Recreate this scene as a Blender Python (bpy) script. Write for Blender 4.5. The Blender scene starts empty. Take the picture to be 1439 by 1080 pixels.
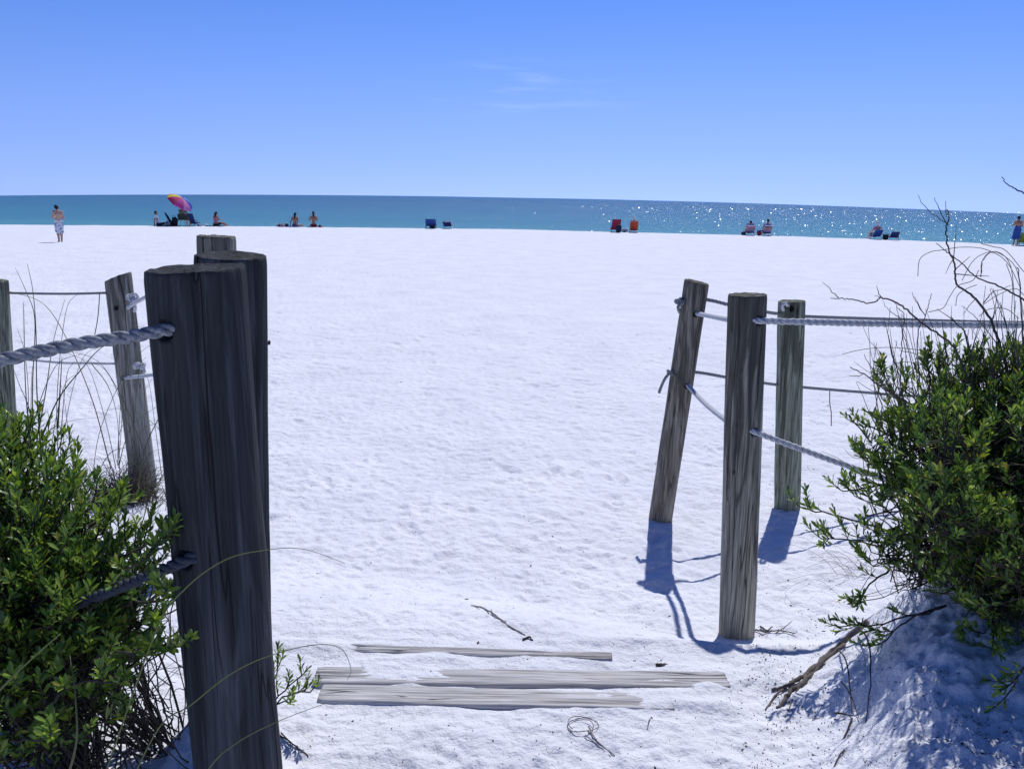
import bpy, math, random
import numpy as np
from mathutils import Vector, Matrix, Quaternion
random.seed(7)
RS = np.random.RandomState(11)
PI = math.pi
sc = bpy.context.scene
COL = sc.collection

# ------------------------------------------------------------------ camera maths
FPX, EYE = 1200.0, 2.05
PITCH, ROLL = math.atan(263/FPX), math.atan(.0177)
Fv = np.array([0, math.cos(PITCH), -math.sin(PITCH)])
U0 = np.array([0, math.sin(PITCH), math.cos(PITCH)])
R0 = np.array([1., 0, 0])
Rv = R0*math.cos(ROLL)+U0*math.sin(ROLL)
Uv = -R0*math.sin(ROLL)+U0*math.cos(ROLL)
CAM = np.array([0, 0, EYE])
def ray(x, y): return Fv+Rv*(x-719.5)/FPX-Uv*(y-540)/FPX
def atz(x, y, z): d = ray(x, y); return CAM+d*(z-EYE)/d[2]
def atY(x, y, Y): d = ray(x, y); return CAM+d*Y/d[1]

# ------------------------------------------------------------------ numpy noise
_TAB = np.random.RandomState(3).rand(64, 256, 256).astype(np.float32)
def noise2(x, y, seed=0, per=256):
    x = np.asarray(x, float); y = np.asarray(y, float)
    xi = np.floor(x).astype(int); yi = np.floor(y).astype(int)
    fx = x-xi; fy = y-yi
    fx = fx*fx*fx*(fx*(fx*6-15)+10); fy = fy*fy*fy*(fy*(fy*6-15)+10)
    t = _TAB[seed % 64]
    x0 = xi % per; x1 = (xi+1) % per; y0 = yi % 256; y1 = (yi+1) % 256
    return ((t[x0, y0]*(1-fx)+t[x1, y0]*fx)*(1-fy)+(t[x0, y1]*(1-fx)+t[x1, y1]*fx)*fy)*2-1
def fbm(x, y, seed=0, octv=4, gain=.5):
    s = 0; a = 1
    for o in range(octv):
        s = s+a*noise2(x*2**o+o*17.3, y*2**o+o*9.1, seed+o); a *= gain
    return s
def sstep(t):
    t = np.clip(t, 0, 1); return t*t*(3-2*t)

# footprints and scuffs: a repeating height tile
TN, TL = 800, 8.0
def make_tile():
    g = np.zeros((TN, TN)); cell = TL/TN
    rs = np.random.RandomState(5)
    for k in range(420):
        cx, cy = rs.rand(2)*TL; ang = rs.rand()*2*PI
        if rs.rand() < .55: ang = rs.normal(PI/2, .45)
        L = rs.uniform(.10, .15); W = rs.uniform(.04, .06); dep = rs.uniform(.005, .026)
        if k % 3 == 0: L *= rs.uniform(.3, .6); W *= .6; dep *= .6
        n = int(.26/cell); ci, cj = int(cx/cell), int(cy/cell)
        ii, jj = np.meshgrid(np.arange(-n, n+1), np.arange(-n, n+1), indexing='ij')
        X, Y = ii*cell, jj*cell
        u = X*math.cos(ang)+Y*math.sin(ang); v = -X*math.sin(ang)+Y*math.cos(ang)
        q = np.sqrt((u/L)**2+(v/(W*(1+.35*u/L)))**2)
        h = -dep*np.exp(-q**3)*(1+.5*noise2(X*22+k,Y*22,12))+dep*.30*np.exp(-((q-1.4)/.4)**2)*(1+1.2*noise2(X*14+k,Y*14,13))
        g[(ci+ii) % TN, (cj+jj) % TN] += h
    return g
TILE = make_tile()
def tile(x, y):
    x = np.asarray(x)/TL*TN; y = np.asarray(y)/TL*TN
    xi = np.floor(x).astype(int); yi = np.floor(y).astype(int); fx = x-xi; fy = y-yi
    x0, x1, y0, y1 = xi % TN, (xi+1) % TN, yi % TN, (yi+1) % TN
    return (TILE[x0, y0]*(1-fx)+TILE[x1, y0]*fx)*(1-fy)+(TILE[x0, y1]*(1-fx)+TILE[x1, y1]*fx)*fy

# edge of the dry sand as seen in the picture, z about -0.1
_cr = [atz(px, py, -.10) for px, py in ((-500, 321), (0, 315.5), (360, 318), (720, 322), (850, 325.5), (1080, 331), (1250, 336.5), (1439, 344), (1900, 364))]
CRX = np.array([c[0] for c in _cr]); CRY = np.array([c[1] for c in _cr])
def crest_y(x): return np.interp(x, CRX, CRY)
BOARD_Z = .41
def ground(x, y, detail=True):
    x = np.asarray(x, float); y = np.asarray(y, float)
    z = -.10*sstep((y-5)/30.)
    yb = 4.45-.68*sstep((x+.2)/1.1)+.25*noise2(x*.6+3, y*0+.5, 20)*(1-sstep(x/1.0))   # foot of the slope
    yt = 2.96+.12*sstep(-x/1.5)
    t = np.clip((yb-y)/(yb-yt), 0, 1)
    t = sstep(t)*(1-sstep((x-.2)/.5))+np.clip(t, 0, 1)**1.22*sstep((x-.2)/.5)
    slope_damp = 1-.75*sstep((x-.5)/.3)*((t > .02) & (t < .999))
    z = z+BOARD_Z*t
    # small raised bank under the left shrub, large bank at the right
    z = z+.10*sstep((-.55-x)/.8)*sstep((3.4-y)/1.2)
    xe = .80+.50*(y-2.3)
    m = sstep((x-xe)/.60+.10*noise2(x*3, y*3, 25))*sstep((4.05-y)/.9)
    z = z+(.24+.17*sstep((y-1.9)/1.1))*m+.10*sstep((x-xe-.6)/1.2)*sstep((4.05-y)/.9)
    # beyond the berm the beach falls into the water
    d = y-crest_y(x)
    z = z-.10*np.clip(d, 0, None)-.02*sstep(d/3)
    z = np.where(y < -5, z+.02*np.clip(-5-y, 0, 100), z)
    if detail:
        near = np.clip(1-np.hypot(x, y)/90, 0, 1)
        step = sstep((y-2.45)/.1)*sstep((3.12-y)/.1)*sstep((x+.95)/.15)*sstep((.85-x)/.15)
        k = (1-.72*step)*near*slope_damp
        z = z+.020*k*fbm(x*1.1, y*1.1, 30, 3)+.0065*k*fbm(x*5, y*6.5, 34, 3)+  .0056*k*fbm(x*19, y*25, 38, 2)
        rd = noise2(x*9+.6*y, y*13, 52); z = z-.008*k*np.clip(np.abs(rd)-.28, 0, 1)*(noise2(x*1.7, y*1.7, 53) > -.3)
        r2 = noise2(x*13-.3*y, y*24, 57); z = z-.010*k*np.clip(r2-.42, 0, 1)+.003*k*np.clip(-r2-.45, 0, 1)
        z = z+.013*step*fbm(x*2.6, y*9, 56, 3)
        z = z+.62*k*(1-.6*m)*(tile(x, y)+.8*tile(x*.83+y*.55+3.1, -x*.55+y*.83+1.7))
        z = z+m*(.024*fbm(x*6+y*3, y*6-x*3, 41, 4, .6)-.012*np.abs(fbm(x*12, y*15, 45, 2))+.008*fbm(x*30, y*30, 48, 2)+.010*np.clip(noise2(x*22+y*9, y*22, 58)-.35, 0, 1))
    return z
def gz(x, y): return float(ground(x, y))
def hit(px, py, lift=0):
    """first point of the ground seen at a pixel"""
    d = ray(px, py)
    ts = np.geomspace(1.2, 90, 3000)
    P = CAM[None]+d[None]*ts[:, None]
    below = P[:, 2] < ground(P[:, 0], P[:, 1])+lift
    i = int(np.argmax(below)) if below.any() else len(ts)-1
    if not below.any():
        p = atz(px, py, -.12); return np.array([p[0], float(crest_y(p[0]))-.4, -.12])
    return P[i]
def hit_beach(px, py):
    p = atz(px, py, -.10)
    y = min(p[1], float(crest_y(p[0]))-.35)
    x = p[0]*y/p[1]
    return np.array([x, y, gz(x, y)])

# ------------------------------------------------------------------ materials
def new_mat(name):
    m = bpy.data.materials.new(name); m.use_nodes = True
    nt = m.node_tree; nt.nodes.clear()
    out = nt.nodes.new('ShaderNodeOutputMaterial')
    b = nt.nodes.new('ShaderNodeBsdfPrincipled')
    nt.links.new(b.outputs[0], out.inputs[0])
    return m, nt, b, out
def N(nt, t, **kw):
    n = nt.nodes.new(t)
    for k, v in kw.items():
        if k.startswith('i_'): n.inputs[k[2:].replace('_', ' ')].default_value = v
        else: setattr(n, k, v)
    return n
def ramp(nt, stops):
    r = nt.nodes.new('ShaderNodeValToRGB'); e = r.color_ramp.elements
    while len(e) > 1: e.remove(e[-1])
    e[0].position = stops[0][0]; e[0].color = (*stops[0][1], 1)
    for p, c in stops[1:]:
        q = e.new(p); q.color = (*c, 1)
    return r
def mapping(nt, coord, scale, loc=(0, 0, 0)):
    tc = nt.nodes.new('ShaderNodeTexCoord'); mp = nt.nodes.new('ShaderNodeMapping')
    mp.inputs['Scale'].default_value = scale; mp.inputs['Location'].default_value = loc
    nt.links.new(tc.outputs[coord], mp.inputs['Vector']); return mp
def plain(name, c, rough=.7, var=.15, scale=30, spec=.3):
    m, nt, b, out = new_mat(name)
    mp = mapping(nt, 'Object', (scale,)*3)
    n = N(nt, 'ShaderNodeTexNoise', i_Detail=4.0, i_Scale=1.0); nt.links.new(mp.outputs[0], n.inputs['Vector'])
    r = ramp(nt, [(.3, tuple(x*(1-var) for x in c)), (.7, tuple(min(1, x*(1+var)) for x in c))])
    nt.links.new(n.outputs[0], r.inputs[0]); nt.links.new(r.outputs[0], b.inputs['Base Color'])
    b.inputs['Roughness'].default_value = rough; b.inputs['Specular IOR Level'].default_value = spec
    return m

def sand_mat():
    m, nt, b, out = new_mat('dry_white_sand')
    L = nt.links.new
    g = mapping(nt, 'Object', (1, 1, 1))
    n1 = N(nt, 'ShaderNodeTexNoise', i_Scale=1.3, i_Detail=5.0); L(g.outputs[0], n1.inputs['Vector'])
    r1 = ramp(nt, [(.3, (.73, .75, .815)), (.7, (.81, .825, .88))]); L(n1.outputs[0], r1.inputs[0])
    # dark grains of shell and dry plant matter
    n2 = N(nt, 'ShaderNodeTexNoise', i_Scale=150.0, i_Detail=2.0); L(g.outputs[0], n2.inputs['Vector'])
    n3 = N(nt, 'ShaderNodeTexNoise', i_Scale=2.2, i_Detail=3.0); L(g.outputs[0], n3.inputs['Vector'])
    mr = N(nt, 'ShaderNodeMapRange'); mr.inputs['From Min'].default_value = .45; mr.inputs['From Max'].default_value = .72
    mr.inputs['To Min'].default_value = 0; mr.inputs['To Max'].default_value = .055; L(n3.outputs[0], mr.inputs['Value'])
    ad = N(nt, 'ShaderNodeMath', operation='ADD'); L(n2.outputs[0], ad.inputs[0]); L(mr.outputs[0], ad.inputs[1])
    r2 = ramp(nt, [(.705, (0, 0, 0)), (.76, (1, 1, 1))]); L(ad.outputs[0], r2.inputs[0])
    mx = N(nt, 'ShaderNodeMix', data_type='RGBA'); L(r2.outputs[0], mx.inputs['Factor']); L(r1.outputs[0], mx.inputs['A']); mx.inputs['B'].default_value = (.14, .14, .15, 1)
    n6 = N(nt, 'ShaderNodeTexNoise', i_Scale=11.0, i_Detail=5.0, i_Roughness=.7); L(g.outputs[0], n6.inputs['Vector'])  # darker blotches that paint the shade of scuffs and dents into the colour
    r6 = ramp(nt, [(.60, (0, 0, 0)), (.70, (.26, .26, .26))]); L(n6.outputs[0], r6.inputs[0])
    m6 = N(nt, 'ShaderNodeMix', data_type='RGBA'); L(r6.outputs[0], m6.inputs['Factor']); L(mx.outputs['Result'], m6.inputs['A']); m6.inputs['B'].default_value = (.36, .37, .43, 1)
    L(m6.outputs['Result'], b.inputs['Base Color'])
    b.inputs['Roughness'].default_value = .95; b.inputs['Specular IOR Level'].default_value = .15
    n4 = N(nt, 'ShaderNodeTexNoise', i_Scale=55.0, i_Detail=6.0, i_Roughness=.65); L(g.outputs[0], n4.inputs['Vector'])
    bp = N(nt, 'ShaderNodeBump'); bp.inputs['Strength'].default_value = .9; bp.inputs['Distance'].default_value = .009
    L(n4.outputs[0], bp.inputs['Height'])
    n5 = N(nt, 'ShaderNodeTexNoise', i_Scale=9.0, i_Detail=4.0, i_Roughness=.6); L(g.outputs[0], n5.inputs['Vector'])
    b2 = N(nt, 'ShaderNodeBump'); b2.inputs['Strength'].default_value = .7; b2.inputs['Distance'].default_value = .035
    L(n5.outputs[0], b2.inputs['Height']); L(bp.outputs[0], b2.inputs['Normal']); L(b2.outputs[0], b.inputs['Normal'])
    return m

def water_mat():
    m, nt, b, out = new_mat('sea_water')
    L = nt.links.new
    g = mapping(nt, 'Object', (1, 1, 1))
    at = N(nt, 'ShaderNodeAttribute', attribute_name='offshore')
    r = ramp(nt, [(0, (.055, .29, .31)), (.12, (.020, .205, .25)), (.35, (.007, .135, .20)), (1, (.003, .095, .145))])
    g2 = mapping(nt, 'Object', (.004, .02, 1))
    nn = N(nt, 'ShaderNodeTexNoise', i_Scale=1.0, i_Detail=4.0); L(g2.outputs[0], nn.inputs['Vector'])
    ma = N(nt, 'ShaderNodeMath', operation='MULTIPLY_ADD'); ma.inputs[1].default_value = .25; L(nn.outputs[0], ma.inputs[0])
    su = N(nt, 'ShaderNodeMath', operation='SUBTRACT'); L(at.outputs['Fac'], su.inputs[0]); su.inputs[1].default_value = .125
    L(su.outputs[0], ma.inputs[2]); L(ma.outputs[0], r.inputs[0]); L(r.outputs[0], b.inputs['Base Color'])
    b.inputs['Roughness'].default_value = .22; b.inputs['IOR'].default_value = 1.33; b.inputs['Specular IOR Level'].default_value = .13
    g3 = mapping(nt, 'Object', (.12, .35, 1))
    w = N(nt, 'ShaderNodeTexNoise', i_Scale=1.0, i_Detail=9.0, i_Roughness=.62); L(g3.outputs[0], w.inputs['Vector'])
    bp = N(nt, 'ShaderNodeBump'); bp.inputs['Strength'].default_value = 1; bp.inputs['Distance'].default_value = 1.6
    L(w.outputs[0], bp.inputs['Height']); L(bp.outputs[0], b.inputs['Normal'])
    return m

def wood_mat(name, dark, mid, light, zspan=(.6, 1.6), stain=.5, seed=0.0, axis='Z'):
    m, nt, b, out = new_mat(name)
    L = nt.links.new
    def nz(sx, sl, det=6.0, dist=.3, rough=.6, off=0):
        g = mapping(nt, 'Object', (sx, sx, sl) if axis == 'Z' else (sl, sx, sx), (seed+off, seed*1.3+off, seed*.7))
        n = N(nt, 'ShaderNodeTexNoise', i_Scale=1.0, i_Detail=det, i_Roughness=rough, i_Distortion=dist); L(g.outputs[0], n.inputs['Vector']); return n.outputs[0]
    def mth(op, a, b_, c=None):
        n = N(nt, 'ShaderNodeMath', operation=op)
        for i_, v in enumerate((a, b_, c)):
            if v is None: continue
            if isinstance(v, (int, float)): n.inputs[i_].default_value = v
            else: L(v, n.inputs[i_])
        return n.outputs[0]
    grain = nz(60, 1.5, 8.0, .18, .6); fine = nz(150, 4.0, 3.0, 0, .5, 3); broad = nz(11, 1.6, 5.0, .8, .55, 7)
    v = mth('ADD', mth('MULTIPLY_ADD', fine, .40, -.20), mth('MULTIPLY_ADD', grain, .50, mth('MULTIPLY_ADD', broad, .38, .06)))
    r = ramp(nt, [(.38, dark), (.50, mid), (.63, light)]); L(v, r.inputs[0])
    # ragged dark weather stain, stronger towards the top
    tc = N(nt, 'ShaderNodeTexCoord'); sp = N(nt, 'ShaderNodeSeparateXYZ'); L(tc.outputs['Object'], sp.inputs[0])
    mr = N(nt, 'ShaderNodeMapRange'); mr.inputs['From Min'].default_value = zspan[0]; mr.inputs['From Max'].default_value = zspan[1]
    mr.inputs['To Min'].default_value = -.13; mr.inputs['To Max'].default_value = .13; L(sp.outputs['Z'], mr.inputs['Value'])
    st = mth('ADD', mr.outputs[0], nz(17, 1.5, 6.0, 1.2, .6, 11))
    rs = ramp(nt, [(.46, (0, 0, 0)), (.56, (1, 1, 1))]); L(st, rs.inputs[0])
    mu = mth('MULTIPLY', rs.outputs[0], stain)
    mx = N(nt, 'ShaderNodeMix', data_type='RGBA'); L(mu, mx.inputs['Factor']); L(r.outputs[0], mx.inputs['A']); mx.inputs['B'].default_value = (*[c*.30 for c in dark], 1)
    # drying cracks: thin dark lines along the grain
    ck = nz(21, .75, 2.0, .25, .5, 19); ca = mth('ABSOLUTE', mth('SUBTRACT', ck, .5), 0)
    gate = nz(9, 1.6, 1.0, 0, .5, 23)
    cr = ramp(nt, [(.0, (1, 1, 1)), (.013, (0, 0, 0))]); L(ca, cr.inputs[0])
    gr = ramp(nt, [(.42, (0, 0, 0)), (.50, (1, 1, 1))]); L(gate, gr.inputs[0])
    cm = mth('MULTIPLY', cr.outputs[0], gr.outputs[0])
    mc = N(nt, 'ShaderNodeMix', data_type='RGBA'); L(mth('MULTIPLY', cm, .9), mc.inputs['Factor']); L(mx.outputs['Result'], mc.inputs['A']); mc.inputs['B'].default_value = (.010, .009, .008, 1)
    L(mc.outputs['Result'], b.inputs['Base Color'])
    b.inputs['Roughness'].default_value = .85; b.inputs['Specular IOR Level'].default_value = .22
    bp = N(nt, 'ShaderNodeBump'); bp.inputs['Strength'].default_value = 1.0; bp.inputs['Distance'].default_value = .006
    L(mth('MULTIPLY_ADD', cm, -.8, v), bp.inputs['Height']); L(bp.outputs[0], b.inputs['Normal'])
    return m

def leaf_mat(name, c0, c1, c2, trans=.27):
    m, nt, b, out = new_mat(name)
    L = nt.links.new
    ge = N(nt, 'ShaderNodeNewGeometry')
    r = ramp(nt, [(0, c0), (.55, c1), (.93, c2), (1, (.28, .26, .05))]); L(ge.outputs['Random Per Island'], r.inputs[0])
    L(r.outputs[0], b.inputs['Base Color'])
    b.inputs['Roughness'].default_value = .33; b.inputs['Specular IOR Level'].default_value = .5
    t = N(nt, 'ShaderNodeBsdfTranslucent')
    hs = N(nt, 'ShaderNodeHueSaturation'); hs.inputs['Hue'].default_value = .485; hs.inputs['Saturation'].default_value = 1.15; hs.inputs['Value'].default_value = 1.9
    L(r.outputs[0], hs.inputs['Color']); L(hs.outputs[0], t.inputs['Color'])
    mx = N(nt, 'ShaderNodeMixShader'); mx.inputs[0].default_value = trans
    L(b.outputs[0], mx.inputs[1]); L(t.outputs[0], mx.inputs[2]); L(mx.outputs[0], out.inputs[0])
    return m

M = {}
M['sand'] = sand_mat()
M['water'] = water_mat()
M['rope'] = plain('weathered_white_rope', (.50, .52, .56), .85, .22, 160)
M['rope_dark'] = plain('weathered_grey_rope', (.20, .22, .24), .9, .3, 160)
M['rope_blue_grey'] = plain('blue_grey_rope', (.22, .24, .27), .9, .5, 120)  # darker blue-grey tone than the white rope
M['rope_in_shrub_shade'] = plain('shade_toned_rope', (.045, .055, .075), .9, .3, 160)  # shade inside the shrub put into this rope's colour
M['twig'] = plain('dry_twig_bark', (.085, .068, .062), .85, .4, 60)
M['twig_pale'] = plain('bleached_twig', (.30, .27, .25), .85, .35, 60)
M['stem'] = plain('shrub_stem', (.050, .042, .034), .8, .4, 60)
M['root'] = plain('driftwood_root_bark', (.13, .11, .10), .85, .5, 40)
M['leaf'] = leaf_mat('shrub_leaf', (.042, .10, .024), (.13, .235, .038), (.28, .39, .075))
M['leaf_right'] = leaf_mat('shrub_leaf_fresh', (.038, .090, .026), (.115, .21, .040), (.30, .42, .08))
M['blade'] = leaf_mat('grass_blade', (.10, .13, .05), (.16, .20, .06), (.30, .28, .12), .25)
M['dry_blade'] = plain('dry_grass', (.20, .17, .12), .8, .4, 40)
M['debris'] = plain('dark_plant_litter', (.06, .055, .055), .9, .5, 80)

# ------------------------------------------------------------------ mesh helpers
class MB:
    def __init__(s): s.v = []; s.f = []; s.mi = []; s.n = 0
    def add(s, verts, faces, mi=0):
        verts = [tuple(map(float, p)) for p in verts]
        o = s.n; s.v += verts; s.n += len(verts)
        s.f += [tuple(i+o for i in f) for f in faces]; s.mi += [mi]*len(faces)
    def tube(s, pts, rad, sides=6, mi=0, caps=True):
        P = np.array([tuple(map(float, p)) for p in pts]); n = len(P)
        if n < 2: return
        if np.isscalar(rad): rad = [rad]*n
        T = np.gradient(P, axis=0); T /= np.linalg.norm(T, axis=1)[:, None]+1e-12
        a = np.array([0, 0, 1.]) if abs(T[0][2]) < .9 else np.array([1., 0, 0])
        nrm = np.cross(T[0], a); nrm /= np.linalg.norm(nrm)
        V = []; th = np.arange(sides)*2*PI/sides
        for i in range(n):
            nrm = nrm-T[i]*nrm.dot(T[i]); nrm /= np.linalg.norm(nrm)+1e-12
            bi = np.cross(T[i], nrm)
            V.append(P[i]+rad[i]*(np.cos(th)[:, None]*nrm+np.sin(th)[:, None]*bi))
        V = np.concatenate(V); Fc = []
        for i in range(n-1):
            for k in range(sides):
                k2 = (k+1) % sides
                Fc.append((i*sides+k, i*sides+k2, (i+1)*sides+k2, (i+1)*sides+k))
        if caps:
            Fc.append(tuple(range(sides-1, -1, -1))); Fc.append(tuple((n-1)*sides+k for k in range(sides)))
        s.add(V, Fc, mi)
    def box(s, c, d, rot=None, mi=0, bev=.12):
        """a box with bevelled edges: centre, size, optional Matrix 3x3"""
        hx, hy, hz = [q/2 for q in d]; b = min(hx, hy, hz)*bev*2
        V = []
        for sx in (-1, 1):
            for sy in (-1, 1):
                for sz in (-1, 1):
                    V += [(sx*(hx-b), sy*(hy-b), sz*hz), (sx*(hx-b), sy*hy, sz*(hz-b)), (sx*hx, sy*(hy-b), sz*(hz-b))]
        def I(sx, sy, sz, k): return ((sx > 0)*4+(sy > 0)*2+(sz > 0))*3+k
        Fc = []
        for q in (-1, 1):
            Fc.append((I(-1, -1, q, 0), I(1, -1, q, 0), I(1, 1, q, 0), I(-1, 1, q, 0))[::q])
            Fc.append((I(-1, q, -1, 1), I(1, q, -1, 1), I(1, q, 1, 1), I(-1, q, 1, 1))[::-q])
            Fc.append((I(q, -1, -1, 2), I(q, 1, -1, 2), I(q, 1, 1, 2), I(q, -1, 1, 2))[::q])
            for r in (-1, 1):
                Fc.append((I(-1, q, r, 0), I(1, q, r, 0), I(1, q, r, 1), I(-1, q, r, 1)))
                Fc.append((I(q, -1, r, 0), I(q, 1, r, 0), I(q, 1, r, 2), I(q, -1, r, 2)))
                Fc.append((I(q, r, -1, 1), I(q, r, 1, 1), I(q, r, 1, 2), I(q, r, -1, 2)))
                for t in (-1, 1): Fc.append((I(q, r, t, 0), I(q, r, t, 1), I(q, r, t, 2)))
        V = np.array(V)
        if rot is not None: V = V@np.array(rot).T
        s.add(V+np.array(c), Fc, mi)
    def ball(s, c, r, n=10, mi=0, rot=None, fn=None):
        if np.isscalar(r): r = (r, r, r)
        V = []; Fc = []
        for i in range(n+1):
            t = PI*i/n
            for k in range(2*n):
                p = PI*k/n
                q = np.array([math.sin(t)*math.cos(p), math.sin(t)*math.sin(p), math.cos(t)])
                sc_ = fn(q) if fn else 1
                V.append(q*np.array(r)*sc_)
        for i in range(n):
            for k in range(2*n):
                k2 = (k+1) % (2*n)
                Fc.append((i*2*n+k, (i+1)*2*n+k, (i+1)*2*n+k2, i*2*n+k2))
        V = np.array(V)
        if rot is not None: V = V@np.array(rot).T
        s.add(V+np.array(c), Fc, mi)
    def build(s, name, mats, parent=None, smooth=True, loc=None):
        me = bpy.data.meshes.new(name)
        V = np.array(s.v)
        if loc is not None: V = V-np.array(loc)
        me.from_pydata(V.tolist(), [], s.f); 
        for m_ in (mats if isinstance(mats, (list, tuple)) else [mats]): me.materials.append(m_)
        me.polygons.foreach_set('material_index', s.mi)
        me.polygons.foreach_set('use_smooth', [smooth]*len(s.f))
        me.update()
        o = bpy.data.objects.new(name, me); COL.objects.link(o)
        if loc is not None: o.location = tuple(map(float, loc))
        if parent is not None: o.parent = parent
        return o
def tag(o, label, cat, group=None, kind=None):
    if label: o['label'] = label
    if cat: o['category'] = cat
    if group: o['group'] = group
    if kind: o['kind'] = kind
    return o
def empty(name, loc, rz=0, label=None, cat=None, group=None):
    o = bpy.data.objects.new(name, None); COL.objects.link(o); o.empty_display_size = .2
    o.location = tuple(map(float, loc)); o.rotation_euler = (0, 0, rz)
    return tag(o, label, cat, group)
def raw_mesh(name, V, Fc, mat, smooth=True):
    me = bpy.data.meshes.new(name)
    V = np.asarray(V, np.float32); Fc = np.asarray(Fc, np.int32)
    k = Fc.shape[1]
    me.vertices.add(len(V)); me.vertices.foreach_set('co', V.ravel())
    me.loops.add(Fc.size); me.loops.foreach_set('vertex_index', Fc.ravel())
    me.polygons.add(len(Fc)); me.polygons.foreach_set('loop_start', np.arange(len(Fc), dtype=np.int32)*k)
    me.update(calc_edges=True); me.validate()
    me.polygons.foreach_set('use_smooth', [smooth]*len(me.polygons))
    me.materials.append(mat)
    o = bpy.data.objects.new(name, me); COL.objects.link(o)
    return o
def spline(P, n):
    """Catmull-Rom through points, n samples per span"""
    P = [np.array(tuple(map(float, p))) for p in P]
    if len(P) == 2: return [P[0]+(P[1]-P[0])*t for t in np.linspace(0, 1, n+1)]
    Q = [2*P[0]-P[1]]+P+[2*P[-1]-P[-2]]; R = []
    for i in range(1, len(Q)-2):
        for k in range(n):
            t = k/n
            R.append(.5*((2*Q[i])+(-Q[i-1]+Q[i+1])*t+(2*Q[i-1]-5*Q[i]+4*Q[i+1]-Q[i+2])*t*t+(-Q[i-1]+3*Q[i]-3*Q[i+1]+Q[i+2])*t**3))
    R.append(P[-1]); return R

# ------------------------------------------------------------------ sand: one sheet out to the horizon
def make_sand():
    az = np.concatenate([np.radians(np.linspace(-37, 37, 820)), np.radians(np.linspace(37, 323, 120)[1:-1])])
    rr = np.concatenate([np.linspace(.05, 1.5, 24)[:-1], np.geomspace(1.5, 14, 680)[:-1], np.geomspace(14, 80, 240)[:-1], np.geomspace(80, 3000, 40)])
    A, Rr = np.meshgrid(az, rr)
    X = np.sin(A)*Rr; Y = np.cos(A)*Rr; Z = ground(X, Y)
    V = np.stack([X, Y, Z], -1).reshape(-1, 3)
    na, nr = len(az), len(rr)
    i, j = np.meshgrid(np.arange(nr-1), np.arange(na), indexing='ij')
    j2 = (j+1) % na
    Fc = np.stack([i*na+j, i*na+j2, (i+1)*na+j2, (i+1)*na+j], -1).reshape(-1, 4)[:, ::-1]
    V = np.concatenate([V, [[0, 0, float(ground(0, 0))]]])
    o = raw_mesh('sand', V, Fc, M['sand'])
    tag(o, None, None, kind='structure')
make_sand()

# ------------------------------------------------------------------ sea
SEA = -1.0
def make_sea():
    px = np.linspace(-700, 2140, 240)
    cols = []
    for p in px:
        d = max(.7, 9.6*((p-719.5)/720)**2+.5)
        d = min(d, 14)
        yf = FPX*(EYE-SEA)/d
        e = ray(p, 277+.0177*(p-719.5)); e = e/e[1]
        cols.append((e[0], yf))
    rows = np.linspace(0, 1, 90)
    V = []; off = []
    for t in rows:
        for sx, yf in cols:
            y = 45*(yf/45)**t
            V.append((sx*y, y, SEA)); off.append(min(1, max(0, (y-60)/420)))
    na = len(cols); nr = len(rows)
    i, j = np.meshgrid(np.arange(nr-1), np.arange(na-1), indexing='ij')
    Fc = np.stack([i*na+j, i*na+j+1, (i+1)*na+j+1, (i+1)*na+j], -1).reshape(-1, 4)
    o = raw_mesh('sea_water', V, Fc, M['water'])
    a = o.data.attributes.new('offshore', 'FLOAT', 'POINT'); a.data.foreach_set('value', np.array(off, np.float32)[:len(o.data.vertices)])
    tag(o, None, None, kind='structure')
make_sea()

SUN_AZ, SUN_EL = math.radians(17.5), math.radians(56)
SV = np.array([math.sin(SUN_AZ)*math.cos(SUN_EL), math.cos(SUN_AZ)*math.cos(SUN_EL), math.sin(SUN_EL)])
def make_glints():
    """small facets added for sun glitter, tilted to mirror the sun to the camera"""
    rs = np.random.RandomState(21); mb = MB(); cnt = 0
    while cnt < 1500:
        px = rs.uniform(380, 1500)
        w = math.exp(-((px-1230)/330)**2)
        if rs.rand() > w+.02: continue
        t = rs.rand()
        y = 62*(420/62)**(t**.9)
        e = ray(px, 300); e = e/e[1]
        x = e[0]*y
        v = np.array([-x, -y, EYE-SEA]); v /= np.linalg.norm(v)
        h = SV+v; h /= np.linalg.norm(h)  # facet aimed half way between sun and camera to make the glint
        h = h+rs.normal(0, .085, 3); h /= np.linalg.norm(h)
        s = (.014+.00040*y)*rs.uniform(.3, 1.1)*(1.7 if rs.rand() < .12 else 1)
        u = np.cross(h, [0, 0, 1]); u /= np.linalg.norm(u); wv = np.cross(h, u)
        if wv[2] < 0: wv = -wv
        c = np.array([x, y, SEA+s*abs(wv[2])*.5])
        a = c-u*s*1.3-wv*s*.4; b = c+u*s*1.3-wv*s*.4; d_ = c+wv*s*.4
        back = c+np.array([-v[0], -v[1], 0])*s*1.4; back[2] = a[2]
        mb.add([a, b, d_+u*s*.5, d_-u*s*.5, back+u*s, back-u*s], [(0, 1, 2, 3), (3, 2, 4, 5), (1, 4, 2), (0, 3, 5), (0, 5, 4, 1)])
        cnt += 1
    m, nt, b, out = new_mat('glint_facet_face')
    b.inputs['Base Color'].default_value = (.03, .17, .32, 1); b.inputs['Roughness'].default_value = .2; b.inputs['IOR'].default_value = 1.33
    tag(mb.build('sun_glint_facets', m, smooth=False), 'small sun glint facets added over the right half of the sea', 'waves', kind='stuff')
make_glints()

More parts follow.
